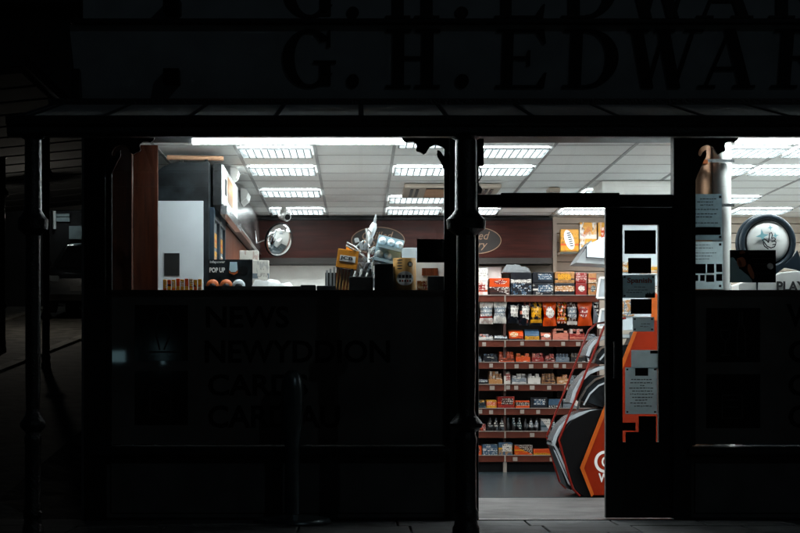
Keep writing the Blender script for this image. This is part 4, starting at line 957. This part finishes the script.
# amber rack of lighters
am = thing('amber_pack_rack', 'long amber rack of small orange packs at the left end of the window shelf', 'display rack', (X(183, S), S, T))
bx(163, 203, 291, dep=.10).build('tray', 'orange_dark', am)
for i in range(9):
    a = 163.6+i*4.35
    MB().box(X(a, S), X(a+3.6, S), S-.045, S-.01, Z(291, S)+.001, Z(279.5+random.uniform(-.6, .8), S)).build('pack', packmat(OR, YE, BR) if i % 2 else packmat(YE, TN, OR), am, bevel=.003)
one('dark_notice', MB().box(X(164, 13.72), X(179.3, 13.72), 13.735, 13.741, Z(275.5, 13.72), Z(253, 13.72)), 'dark_card', 'black square notice on the white end panel of the fridge', 'notice')
# lamp display carton
pu = thing('lamp_display', 'dark lamp display carton reading POP UP with three round lamps', 'display carton', (X(229, S), S, T))
d = S+.06
MB().box(X(208.5, d), X(252.5, d), d, d+.02, T+.0005, Z(259.5, d)).build('back_card', 'navy_dark', pu)
text('Infapower', X(210, d), X(225, d), Z(263.8, d), Z(260.6, d), d-.002, 'white_ink', pu, bold=.01)
text('POP UP', X(209.5, d), X(225, d), Z(272.5, d), Z(267.5, d), d-.002, 'white_ink', pu, bold=.03)
MB().prism(pxpoly([(230, 262), (237, 262), (237.6, 270), (235.5, 272), (231, 272), (229.4, 270)], d), d-.006, d-.001).build('lamp_picture', 'bulb_blue', pu)
MB().prism(pxpoly([(228.8, 270), (231, 272.6), (235.6, 272.6), (238, 270), (237.6, 273), (234, 275), (229.5, 273)], d), d-.008, d-.0065).build('lamp_picture', 'orange_dark', pu)
m = MB(); m.prism(ell(X(243.5, d), Z(270, d), .035, .03, 16), d-.005, d-.001); m.build('lamp_picture', 'black_plastic', pu)
for i, px in enumerate((213, 226.5, 239)):
    vv, ff_ = dome(.048, .03, 18, 5); o = Vector((X(px, S-.03), S-.06, Z(286, S-.03)))
    lo = MB().add([Vector(p)+o for p in vv], ff_).build('lamp', 'orange_dark' if i < 2 else 'hood', pu, True)
    vv, ff_ = dome(.034, .036, 18, 5); MB().add([Vector(p)+o+Vector((0, -.004, -.008)) for p in vv], ff_).build('lamp_face', 'black_plastic', lo, True)
one('display_tray', MB().prism([(X(206, S-.15), T+.0005), (X(300, S-.15), T+.0005), (X(301, S-.15), Z(286.5, S-.15)), (X(205, S-.15), Z(286.5, S-.15))], S-.2, S-.11), 'black_plastic', 'long black plastic tray at the front of the window shelf', 'tray')
one('white_bag', mound(X(248, S), X(297, S), S-.08, S+.12, T+.001, Z(276.5, S)-T, .012), 'white_bag', 'white crumpled paper bag lying on the window shelf', 'bag', smooth=True)
one('white_carton', bx(240, 258.5, 251, S+.25, .1), packmat(WH, WH, RD), 'white carton with red print, the taller one behind the lamp display', 'carton', 'white cartons on the window shelf', bevel=.003)
one('white_carton', bx(252, 269, 260.5, S+.16, .06), packmat(WH, WH, GY), 'plain white carton right of the lamp display', 'carton', 'white cartons on the window shelf', bevel=.003)
one('small_bottle', MB().lathe([(.012, 0), (.012, .2), (.006, .24), (.006, .27)], (X(228, S+.2), S+.2, T+.0005), 12), 'white_plastic', 'small white bottle just behind the lamp display card', 'bottle', smooth=True)
for i, (a, b) in enumerate(((301, 316), (317, 336))):
    one('flat_case', MB().box(X(a, S), X(b, S), S-.1, S+.1, T+.0005, Z(285.5+i*.8, S)), 'black_plastic', 'flat black case lying on the window shelf, %s one' % ('left' if i == 0 else 'right'), 'case', 'flat black cases', bevel=.006)
# grey cage
cg = thing('wire_basket', 'grey barred plastic basket left of the orange battery box', 'basket', (X(334, S), S+.02, T))
for i in range(5):
    a = 326+i*3.6
    MB().box(X(a, S), X(a+2.0, S), S-.03, S-.015, T+.012, Z(266.5+1.6*abs(i-2.5)-(2 if i > 2 else 0), S)).build('bar', 'grey_plastic', cg)
MB().box(X(325, S), X(344, S), S-.035, S+.1, T+.0005, T+.012).build('base', 'grey_plastic', cg)
MB().box(X(325, S), X(344, S), S+.085, S+.1, T+.0125, Z(272, S)).build('back', 'black_plastic', cg)
# orange battery box leaning back
jb = thing('battery_box', 'orange battery box with black and white JCB badge on the window shelf', 'box', (X(346, S), S+.0, T))
rot = R(-8)
def rq(pts, d):
    q = pxpoly(pts, d); cx_, cz_ = X(345, d), Z(270, d)
    return [(cx_+(a-cx_)*math.cos(rot)-(b-cz_)*math.sin(rot), cz_+(a-cx_)*math.sin(rot)+(b-cz_)*math.cos(rot)) for a, b in q]
MB().prism(rq([(335.5, 250), (356.5, 250), (356.5, 268.5), (335.5, 268.5)], S), S-.05, S+.02).build('card', 'orange_box', jb, bevel=.003)
MB().prism(rq([(343, 246.5), (358, 247.5), (358, 252), (343, 252)], S), S+.025, S+.045).build('hanger_card', 'orange_box', jb)
MB().prism(rq([(338.4, 256), (354, 256), (354, 262), (338.4, 262)], S), S-.0525, S-.0505).build('badge', 'white_ink', jb)
bdg = text('JCB', *[f_ for f_ in (X(340, S), X(353, S), Z(261.2, S), Z(257, S))], S-.055, 'ink', jb, bold=.05, rz=rot)
MB().prism(rq([(336.5, 269), (356, 269), (355, 292.8), (339, 292.8)], S), S-.03, S+.02).build('battery_tray', 'orange_dark', jb)
for i in range(6):
    a = 338+i*3.1
    MB().prism(rq([(a, 270), (a+1.2, 270), (a+1.2, 290), (a, 290)], S), S-.036, S-.0305).build('battery', 'tin', jb)
# bulb packs
def bulb(mb, x, y, z, r, h, tilt=0.0):
    prof = [(r*.45, 0), (r*.45, h*.3), (r*.9, h*.55), (r, h*.72), (r*.75, h*.92), (r*.2, h)]
    t = MB().lathe(prof, (0, 0, 0), 12); Mt = Matrix.Translation((x, y, z)) @ Matrix.Rotation(tilt, 4, 'Y')
    mb.add([Mt @ Vector(p) for p in t.v], t.f)
bp_ = thing('bulb_blister_pack', 'pale blue blister pack of round light bulbs in two rows', 'bulb pack', (X(388, S), S, T))
tl = R(14)
def tq(pts, d):
    q = pxpoly(pts, d); cx_, cz_ = X(388, d), Z(250, d)
    return [(cx_+(a-cx_)*math.cos(-tl)-(b-cz_)*math.sin(-tl), cz_+(a-cx_)*math.sin(-tl)+(b-cz_)*math.cos(-tl)) for a, b in q]
MB().prism(tq([(375.5, 237), (402, 237), (402, 265), (375.5, 265)], S+.02), S+.02, S+.04).build('backing_card', 'bulb_blue', bp_)
for rr_, py in enumerate((243, 256.5)):
    MB().prism(tq([(376, py+3.5), (402, py+3.5), (401, py+6.5), (377, py+6.5)], S), S-.05, S+.018).build('cradle', 'bulb_blue', bp_)
    for i in range(3 if rr_ == 0 else 2):
        (cx_, cz_), = tq([(380.5+i*8.6, py-.5)], S); vv, ff_ = dome(.03, .045, 16, 6)
        MB().add([Vector((p[0]+cx_, p[1]+S+.019, p[2]+cz_)) for p in vv]+[], ff_).build('bulb', 'bulb_white', bp_, True)
MB().box(X(381, S), X(399, S), S+.02, S+.06, T+.0005, Z(263, S)).build('stand', 'bulb_blue', bp_)
cb_ = thing('long_bulb', 'white stick light bulb pointing up above the bulb packs', 'bulb', (X(371, S), S+.1, Z(238, S)))
Mt = (X(369, S), S+.09, Z(240, S)); Mu = (X(374.5, S), S+.09, Z(222, S)); Mv = (X(376, S), S+.09, Z(213.5, S))
MB().tube([Mt, (X(371, S), S+.09, Z(233, S)), (X(373.5, S), S+.09, Z(226, S)), Mu], [.012, .026, .027, .016], 12).build('bulb', 'bulb_white', cb_, True)
MB().tube([Mu, (X(375.5, S), S+.09, Z(217, S)), Mv], [.011, .01, .006], 10).build('cap', 'grey_plastic', cb_, True)
MB().tube([Mt, (X(368, S), S+.09, T+.001)], .008, 6).build('stem', 'white_plastic', cb_, True)
# tangle of clear packs with candle bulbs
tg = thing('candle_bulb_packs', 'tangled heap of white and clear packs with candle bulbs and plugs', 'bulb packs', (X(363, S), S, T))
rg = random.Random(11)
for i in range(40):
    py = rg.uniform(240, 284); lo_ = 351 + max(0, (252-py))*.35; px = rg.uniform(lo_, 374); al = rg.uniform(-.9, .9); kd = rg.random()
    cx_, cz_, y = X(px, S), Z(py, S), S+rg.uniform(-.05, .025); w_, h_ = rg.uniform(.012, .034), rg.uniform(.03, .075)
    q = [(-w_/2, -h_/2), (w_/2, -h_/2), (w_/2, h_*.3), (w_*.3, h_/2), (-w_*.3, h_/2), (-w_/2, h_*.3)]
    q = [(cx_+x*math.cos(al)-z*math.sin(al), cz_+x*math.sin(al)+z*math.cos(al)) for x, z in q]
    if kd < .55: MB().prism(q, y, y+rg.uniform(.012, .03)).build('adapter', ('white_plastic', 'grey_panel', 'bulb_white', 'grey_plastic')[rg.randrange(4)], tg, bevel=.003)
    elif kd < .8: MB().prism(q, y, y+.004).build('blister', 'clear_plastic' if kd < .7 else 'grey_panel', tg)
    else: MB().tube([(q[0][0], y, q[0][1]), (q[3][0], y-.01, q[3][1])], .006, 6).build('plug_pin', 'chrome' if kd < .9 else 'black_plastic', tg)
for i, (a, u, b, v) in enumerate(((347, 243, 357, 250), (366, 229, 366.5, 243), (346, 246, 364, 257), (368, 229, 371, 235))):
    MB().tube([(X(a, S), S-.05+.006*i, Z(u, S)), (X((a+b)/2+1, S), S-.055+.006*i, Z((u+v)/2, S)), (X(b, S), S-.045+.006*i, Z(v, S))], .007, 6).build('plug_arm', 'white_plastic', tg, True)
MB().box(X(352, S), X(373, S), S+.03, S+.09, T+.0005, Z(262, S)).build('support_box', 'grey_panel', tg)
for i, (a, b, u) in enumerate(((349, 373, 277), (374.5, 393, 264))):
    o = one('black_box', bx(a, b, u, S-.14, .1), 'dark_card', ('low wide black box under the tangled bulb packs', 'taller black box beside the tan tin')[i], 'box', 'black boxes on the window shelf', bevel=.004)
for i in range(7):
    a = 351+i*3
    MB().tube([(X(a, S), S-.12, Z(276.8, S-.12)), (X(a+1.5, S), S-.11, Z(270+2*(i % 3), S))], .008, 6).build('charger', 'white_plastic' if i % 2 else 'black_plastic', tg)
# tan tin
tn = thing('tan_tin', 'tan cylindrical tin with round white badge on the window shelf', 'tin', (X(404.5, S-.08), S-.08, T))
rT = (416.0-393.0)/2/F*(S-.08); ht = Z(258.5, S-.08)-T
MB().lathe([(rT*.97, 0), (rT, .006), (rT, ht-.006), (rT*.97, ht)], (X(404.5, S-.08), S-.08, T+.0005), 36).build('can', 'tin', tn, True)
MB().lathe([(rT*1.015, 0), (rT*1.015, .012)], (X(404.5, S-.08), S-.08, T+.001), 36).build('rim', 'chrome', tn, True)
def cyl_patch(cx_, cz_, rx, rz_, m, name, nn=24, off=.0015):
    x0 = X(404.5, S-.08); mb = MB(); pts = [(0, 0)]+ell(0, 0, rx, rz_, nn)
    vs = []
    for a, b in pts:
        th = (cx_-x0+a)/(rT); th = max(-1.45, min(1.45, th)); vs.append((x0+(rT+off)*math.sin(th), S-.08-(rT+off)*math.cos(th), cz_+b))
    # ring in between for curvature
    mb.add(vs, [(0, 1+i, 1+(i+1) % nn) for i in range(nn)]); return mb.build(name, m, tn)
zc = Z(279, S-.08)
cyl_patch(X(404.5, S), zc, .062, .052, 'white_ink', 'badge', off=.006); 
def cyl_rect(cx_, cz_, hw, hh, m, name, off):
    x0 = X(404.5, S-.08); vs = []
    for a, b in ((-hw, -hh), (0, -hh), (hw, -hh), (hw, hh), (0, hh), (-hw, hh)):
        th = (cx_-x0+a)/rT; vs.append((x0+(rT+off)*math.sin(th), S-.08-(rT+off)*math.cos(th), cz_+b))
    return MB().add(vs, [(0, 1, 4, 5), (1, 2, 3, 4)]).build(name, m, tn)
for i in range(4): cyl_rect(X(404.5, S)-.036+.024*i, zc+.014, .009, .012, 'ink', 'badge_mark', .0085)
for i in range(5): cyl_rect(X(404.5, S)-.034+.017*i, zc-.018, .006, .008, 'red_ink' if i % 2 else 'ink', 'badge_mark', .0085)
for i in range(2): cyl_rect(X(409.5, S)-.006+.012*i, Z(265.5, S), .004, .011, 'white_ink', 'badge_mark', .0045)
cyl_patch(X(409.5, S), Z(265.5, S), .02, .02, 'ink', 'small_badge', 16, .003)
for i in range(4): cyl_patch(X(399, S), Z(261.5+2.8*i, S), .024-.003*(i % 2), .0045, 'ink', 'print_line', 12, .0025)
# papers and boxes at the right end
one('grey_folder', bx(402, 418, 248, S+.2, .04), 'grey_panel', 'grey folder standing behind the tan tin', 'folder', bevel=.003)
one('white_display_card', bx(415, 451, 262, S+.12, .03), 'white_board', 'white card with a brown patch at the right end of the window shelf', 'card')
one('brown_label', MB().box(X(422, S+.09), X(438, S+.09), S+.098, S+.104, Z(275.5, S+.09), Z(268, S+.09)), 'teak', 'brown rectangle on the white card by the column', 'label')
one('small_photo_card', MB().box(X(417, S), X(427, S), S-.03, S-.015, T+.0005, Z(281, S)), packmat(TN, RD, WH), 'small printed card right of the tan tin', 'card')
one('black_carton', bx(427.5, 451, 276.5, S-.16, .1), 'dark_card', 'black carton at the right end of the window shelf', 'box', bevel=.004)
one('orange_packet', bx(447.5, 452.5, 262, S+.04, .03), 'red_panel', 'narrow orange packet at the window edge by the column', 'packet')
one('window_notice', MB().box(X(417, D0), X(446, D0), D0+.005, D0+.009, Z(262.5, D0), Z(239, D0)), 'dark_card', 'black card stuck on the left window above the white card', 'notice')
# ------------------------------------------------------------------ notices on the door glass
yn = D0-.0065
def note(a, u, b, v, m, label, k=0, name='door_notice'):
    y = yn-.0012*k
    return one(name, MB().box(X(a, D0), X(b, D0), y, y+.0008, Z(v, D0), Z(u, D0)), m, label, 'notice', 'notices on the door glass'), y
def lines(o, rows, y, m='ink', h=.006):
    mb = MB()
    for a, b, py in rows:
        x = a
        while x < b-.6:
            wl_ = min(random.uniform(1.2, 3.6), b-x); zz = Z(py, D0)+random.uniform(-.001, .001)
            mb.box(X(x, D0), X(x+wl_, D0), y-.0006, y-.0002, zz-h/2, zz+h/2); x += wl_+.7
    q = mb.build('writing', m, o); q['kind'] = 'stuff'; return q
n1, y1_ = note(624.3, 230.3, 655.7, 254, 'dark_card', 'black for sale card at the top of the door glass')
for i, s in enumerate(('LOOK', 'FOR', 'SALE')):
    text(s, X(626, D0), X(626+(12, 9, 12.5)[i], D0), Z(238.2+5.8*i, D0), Z(234+5.8*i, D0), y1_-.0005, 'film_mid', n1, bold=.03)
n2, y2_ = note(628, 258, 651, 273.5, 'dark_paper', 'small black card above the Spanish notice'); lines(n2, [(630, 648, 260.5), (630, 646, 268)], y2_, 'film_mid')
n3, y3_ = note(622.3, 275, 655, 298, 'note_blue', 'blue-grey notice headed Spanish on the door glass', 1)
text('Spanish', X(627, D0), X(651.5, D0), Z(284.5, D0), Z(277.8, D0), y3_-.0005, 'red_ink', n3, bold=.03)
lines(n3, [(634, 645, 287), (628, 648, 290), (626, 642, 292.5)], y3_, h=.004)
m = MB()
for i in range(6): m.prism(pxpoly([(645+i*1.6, 297.6), (646.8+i*1.6, 297.6), (646.6+i*1.6, 293.5-(i % 3)), (645.3+i*1.6, 294-(i % 2))], D0), y3_-.0008-.0002*i, y3_-.0003)
m.build('picture', 'ink', n3)
note(630.5, 299, 651.5, 314, 'dark_card', 'black blank card just below the Spanish notice')
n5, y5_ = note(632.5, 317, 654, 331.5, 'note_grey', 'speckled grey paper in the middle of the door glass'); lines(n5, [(641, 650, 324), (640, 648, 326.5)], y5_, h=.004)
n6, y6_ = note(631, 350, 658, 369, 'note_paper', 'plain grey paper above the handwritten notice')
n7, y7_ = note(625, 367.3, 657, 414, 'note_paper', 'grey handwritten notice with black tab on the door glass', 1)
lines(n7, [(631, 652, 379.5), (630, 652, 382.8), (640, 645, 385.5), (629, 653, 388), (632, 652, 391), (630, 654, 394), (632, 652, 397.3), (635, 648, 400), (630, 646, 403), (634, 652, 406)], y7_)
MB().box(X(635, D0), X(648, D0), y7_-.001, y7_-.0002, Z(375.8, D0), Z(368, D0)).build('black_tab', 'ink', n7)
n8, y8_ = note(638.5, 416, 656, 440, 'dark_paper', 'black square card at the bottom of the door glass')
MB().box(X(643, D0), X(646, D0), y8_-.001, y8_-.0002, Z(429.5, D0), Z(426.5, D0)).build('dot', 'film_mid', n8)
note(622.5, 422.5, 635.5, 430.5, 'dark_paper', 'small black strip at the bottom left of the door glass')
MB_c = MB().box(X(650, D0), X(657.5, D0), yn-.002, yn-.0015, Z(353.6, D0), Z(350.6, D0)).build('black_tab', 'ink', n6)
for o in (n3, n5, n7):       # corner fixings
    xs = [v.co.x for v in o.data.vertices]; zs = [v.co.z for v in o.data.vertices]
    mb = MB()
    for sx in (min(xs)+.015, max(xs)-.015):
        for sz in (min(zs)+.015, max(zs)-.015):
            mb.box(o.location.x+sx-.007, o.location.x+sx+.007, o.location.y-.0016, o.location.y-.0009, o.location.z+sz-.006, o.location.z+sz+.006)
    mb.build('tape', 'ink', o)
# ------------------------------------------------------------------ right window
w_d = 13.25
cp = thing('board_column', 'tan curved board column behind the right window edge', 'column', (X(701, w_d), w_d, 0))
m = MB(); xs0, xs1 = X(688, w_d), X(713, w_d)
arcp = [(xs0+(xs1-xs0)*i/10, w_d-.06*math.sin(math.pi*i/10)**.8) for i in range(11)]
m.prism(arcp+[(xs1, w_d+.05), (xs0, w_d+.05)], 0, CZ-.01, 'xy'); m.build('board', 'tan', cp, True)
MB().prism([(X(692, w_d), w_d-.13), (X(705, w_d), w_d-.11), (X(705, w_d), w_d-.05), (X(692, w_d), w_d-.05)], Z(165.5, w_d), Z(161.5, w_d), 'xy').build('bracket', 'orange_dark', cp)
pp = thing('white_pipe', 'thick white vertical pipe behind the right window', 'pipe', (X(721.5, w_d), w_d, 0))
MB().lathe([(9.5/F*w_d, 0), (9.5/F*w_d, CZ-.01)], (X(721.5, w_d), w_d, 0), 28).build('pipe', 'white_plastic', pp, True)
for py in (162, 206):
    MB().prism([(X(704, w_d), w_d-.10), (X(732, w_d), w_d-.085), (X(732, w_d), w_d-.075), (X(704, w_d), w_d-.09)], Z(py+1.8, w_d), Z(py-1.2, w_d), 'xy').build('strap', 'chrome', pp)
p1 = one('window_poster', MB().box(X(690.5, D0), X(722, D0), D0+.0045, D0+.006, Z(240, D0), Z(194, D0)), 'note_blue', 'upper grey printed poster at the left edge of the right window', 'poster', 'posters in the right window')
p2 = one('window_poster', MB().box(X(691.5, D0), X(723, D0), D0+.0045, D0+.006, Z(289, D0), Z(241.5, D0)), 'note_paper', 'lower pale poster with photo tiles in the right window', 'poster', 'posters in the right window')
yq = D0-.0045
def lines2(o, rows, h=.006, m='ink'): return lines(o, rows, yq, m, h)
lines2(p1, [(700, 716, 199), (697, 714, 202), (700, 713, 205), (694, 718, 209.5), (694, 717, 214), (696, 712, 217), (694, 718, 223)])
MB().box(X(693, D0), X(720.5, D0), yq-.001, yq-.0003, Z(235, D0), Z(227, D0)).build('photo', 'ink', p1)
lines2(p2, [(695, 710, 245), (695, 714, 248), (695, 716, 253), (695, 712, 256), (695, 709, 259)], .004)
for i, (a, b, u, v) in enumerate(((693, 705.5, 264, 273.5), (707, 714, 264, 273), (716, 722, 264, 272), (693, 698, 275, 281), (700, 704.5, 275, 281), (706, 714, 275, 282), (716, 722, 274, 281))):
    MB().box(X(a, D0), X(b, D0), yq-.001, yq-.0003, Z(v, D0), Z(u, D0)).build('photo', ('ink', 'dark_card', 'film')[i % 3], p2)
for o, u, v in ((p1, 194, 240), (p2, 241.5, 289)):
    m = MB()
    for a in (693, 720):
        for b in (u+3, v-3): m.box(X(a-1.2, D0), X(a+1.2, D0), yq-.0012, yq-.0003, Z(b+1.2, D0), Z(b-1.2, D0))
    m.build('tape', 'ink', o)
def posterm(name, base, shapes, ox, oz):
    m = bpy.data.materials.new(name); m.use_nodes = True; n = m.node_tree.nodes; l = m.node_tree.links
    n.remove(n['Principled BSDF']); out = n['Material Output']; tc = n.new('ShaderNodeTexCoord'); sx = n.new('ShaderNodeSeparateXYZ')
    wn = n.new('ShaderNodeTexNoise'); wn.inputs['Scale'].default_value = 22; l.new(tc.outputs['Object'], wn.inputs['Vector'])
    va = n.new('ShaderNodeVectorMath'); va.operation = 'MULTIPLY_ADD'; va.inputs[1].default_value = (.018,)*3; l.new(wn.outputs['Color'], va.inputs[0]); l.new(tc.outputs['Object'], va.inputs[2])
    l.new(va.outputs[0], sx.inputs[0])
    def M(op, a, b_=None):
        q = n.new('ShaderNodeMath'); q.operation = op
        for i, v in enumerate((a, b_)):
            if v is None: continue
            if isinstance(v, (int, float)): q.inputs[i].default_value = v
            else: l.new(v, q.inputs[i])
        return q.outputs[0]
    col = None
    for (px, py, rx, ry, ang, c) in shapes:
        cx0, cz0_ = X(px, D0)-ox+.009, Z(py, D0)-oz+.009; ca_, sa_ = math.cos(ang), math.sin(ang)
        dx, dz = M('SUBTRACT', sx.outputs[0], cx0), M('SUBTRACT', sx.outputs[2], cz0_)
        uu = M('DIVIDE', M('ADD', M('MULTIPLY', dx, ca_), M('MULTIPLY', dz, sa_)), rx/F*D0); vv_ = M('DIVIDE', M('SUBTRACT', M('MULTIPLY', dz, ca_), M('MULTIPLY', dx, sa_)), ry/F*D0)
        f_ = M('LESS_THAN', M('ADD', M('MULTIPLY', uu, uu), M('MULTIPLY', vv_, vv_)), 1.0)
        q = n.new('ShaderNodeMix'); q.data_type = 'RGBA'; l.new(f_, q.inputs[0]); q.inputs[7].default_value = c+(1,)
        if col is None: q.inputs[6].default_value = base+(1,)
        else: l.new(col, q.inputs[6])
        col = q.outputs[2]
    d_ = n.new('ShaderNodeBsdfDiffuse'); t_ = n.new('ShaderNodeBsdfTranslucent'); l.new(col, d_.inputs[0]); l.new(col, t_.inputs[0])
    mx = n.new('ShaderNodeMixShader'); mx.inputs[0].default_value = .5; l.new(d_.outputs[0], mx.inputs[1]); l.new(t_.outputs[0], mx.inputs[2]); l.new(mx.outputs[0], out.inputs[0]); return m
SK, DKP, GP = (.16, .095, .07), (.008, .008, .008), (.16, .20, .21)
pm = posterm('figure_poster', (.02, .02, .021), [(737, 278, 17, 9, -.5, GP), (733, 266, 6, 9, .3, GP), (742, 257, 7.5, 7, 0, DKP), (741.5, 262, 4.6, 5.2, .4, SK), (742.5, 252.3, 3.2, 1.6, .2, SK), (751, 271.5, 2.3, 8, .35, SK), (740, 262.6, 1.6, 4, .4, (.09, .055, .04)), (770.5, 266, 3, 3.4, 0, (.2, .2, .2))], (X(730, D0)+X(776, D0))/2, Z(282.5, D0))
p3 = one('photo_poster', MB().box(X(730, D0), X(776, D0), D0+.0045, D0+.006, Z(282.5, D0), Z(250, D0)), pm, 'dark poster with a reclining figure photo in the right window', 'poster')
lines2(p3, [(749, 766, 254), (752, 772, 258.5), (754, 766, 264), (756, 770, 273)], .005, 'film')
# lottery stand
L = 13.35
lo = thing('lottery_stand', 'navy ring shaped lottery play stand with white disc in the right window', 'display stand', (X(768, L), L, 0))
ring = []
cx_, cz_ = X(767.5, L), Z(242.5, L)
q = [(cx_+(.19)*math.cos(t*math.pi/24), L+.0, cz_+.185*math.sin(t*math.pi/24)) for t in range(49)]
m = MB(); 
for rr_, dy, rad in ((.190, 0, .021), (.197, .05, .020)):
    m.tube([(cx_+(-.012 if dy else 0)+rr_*math.cos(t*math.pi/24), L+dy, cz_+rr_*math.sin(t*math.pi/24)) for t in range(49)], rad, 10)
m.build('ring', 'navy', lo, True)
vv, ff_ = dome(.158, .03, 36, 6); MB().add([(p[0]+cx_+.004, p[1]+L+.01, p[2]+cz_+.004) for p in vv], ff_).build('disc', 'white_plastic', lo, True)
MB().tube([(cx_, L+.02, cz_), (cx_, L+.045, cz_)], .172, 36).build('disc_back', 'navy', lo, True)
neck = [(786, 262), (793, 256), (797, 250), (800, 258), (806, 266), (806, 276), (796, 270), (784, 268), (776, 274), (768, 292), (762, 292), (764, 276), (772, 268)]
MB().prism(pxpoly(neck, L), L-.02, L+.03).build('neck', 'navy', lo, bevel=.006)
MB().prism(pxpoly([(738, 294), (738, 284), (750, 280), (768, 278), (780, 272.5), (796, 271), (815, 274), (830, 282), (830, 294)], L), L-.03, L+.28).build('desk_top', 'white_plastic', lo, bevel=.008)
MB().box(X(742, L), X(828, L), L-.01, L+.25, 0, Z(294, L)).build('desk', 'navy', lo)
MB().prism(pxpoly([(755, 282), (757, 282), (756.5, 292), (755.5, 292)], L), L-.04, L-.032).build('pen', 'navy', lo)
text('PLAY', X(775.5, L), X(805, L), Z(291.5, L), Z(281.5, L), L-.034, 'ink', lo, bold=.04)
ys = L-.0245
def star(px, py, r, m_, name='star'):
    pts = []
    for i in range(8):
        rr_ = r if i % 2 == 0 else r*.33; a = i*math.pi/4+math.pi/2+.15; pts.append((X(px, L)+rr_*math.cos(a), Z(py, L)+rr_*math.sin(a)))
    MB().prism(pts, ys-.006, ys-.003).build(name, m_, lo)
star(761.5, 236, .05, 'teal_ink'); star(769.5, 228, .022, 'teal_ink'); star(774.5, 236, .026, 'teal_ink')
m = MB(); HP = lambda pts: [(X(a, L), Z(b, L)) for a, b in pts]
for pts in ([(766, 246.5), (763.5, 243), (761.5, 240.5), (763, 239.2), (766, 241), (767.5, 243)], [(767.5, 243), (768.2, 238), (768.8, 233.5), (770.5, 233), (771.3, 235), (770.6, 239)], [(770.6, 239), (773, 237.8), (774.5, 239.5), (773.5, 241.5), (770.5, 242)],
            [(773.5, 241.5), (775, 242.5), (774.6, 244.6), (771.5, 245)], [(774.6, 244.6), (773.6, 247), (770, 248.3), (766, 246.5)], [(762, 242.5), (763.5, 246.5), (767.5, 249.3)]):
    ribbon(m, HP(pts), .0085, ys-.0075)
m.build('hand_logo', 'ink', lo)

# ------------------------------------------------------------------ unseen white furniture added to bounce light up to the ceiling
for nm, x0, x1, y0, y1, h, lb_ in (('bounce_freezer', -.75, .45, 14.3, 15.1, .92, 'white freezer box added unseen behind the left window shelf to bounce light up'), ('bounce_freezer', -.75, .45, 15.9, 16.7, .92, 'white freezer box added unseen in the middle of the shop to bounce light up'),
        ('counter', 2.5, 4.8, 16.7, 17.4, 1.05, 'white service bench added unseen behind the right window to bounce light up'), ('bounce_freezer', 2.9, 4.6, 14.4, 15.2, .92, 'white freezer box added unseen behind the lottery stand to bounce light up')):
    t = thing(nm, lb_, nm.split('_')[-1], ((x0+x1)/2, (y0+y1)/2, 0))
    MB().box(x0+.02, x1-.02, y0+.02, y1-.02, 0, .08).build('plinth', 'black_plastic', t)
    MB().box(x0, x1, y0, y1, .08, h-.06).build('body', 'white_plastic', t, bevel=.015)
    MB().box(x0-.012, x1+.012, y0-.012, y1+.012, h-.058, h).build('lid', 'white_plastic', t, bevel=.012)
    MB().box((x0+x1)/2-.15, (x0+x1)/2+.15, y0-.03, y0-.0125, h-.05, h-.02).build('handle', 'grey_plastic', t, bevel=.004)

# ------------------------------------------------------------------ across the street, mirrored faintly in the window film
ob_ = thing('opposite_building', 'dark building across the street, seen only as faint reflections', 'building', (0, -8, -.61))
MB().box(-14, 14, -9, -7.6, -.62, 4.8).build('wall', 'dark_render', ob_)
mat('cold_window', (.3, .35, .38), .4, var=.3, scale=12, emit=(.45, .8, .9), estr=1.1)
MD = 2*D0+7.55     # depth of that wall's mirror image
for a, u, b, v in ((110, 351, 125, 362), (155, 345, 164.5, 348), (161.5, 348, 164.5, 364)):
    MB().box(X(a, MD), X(b, MD), -7.6, -7.55, Z(v, MD), Z(u, MD)).build('lit_window', 'cold_window', ob_)
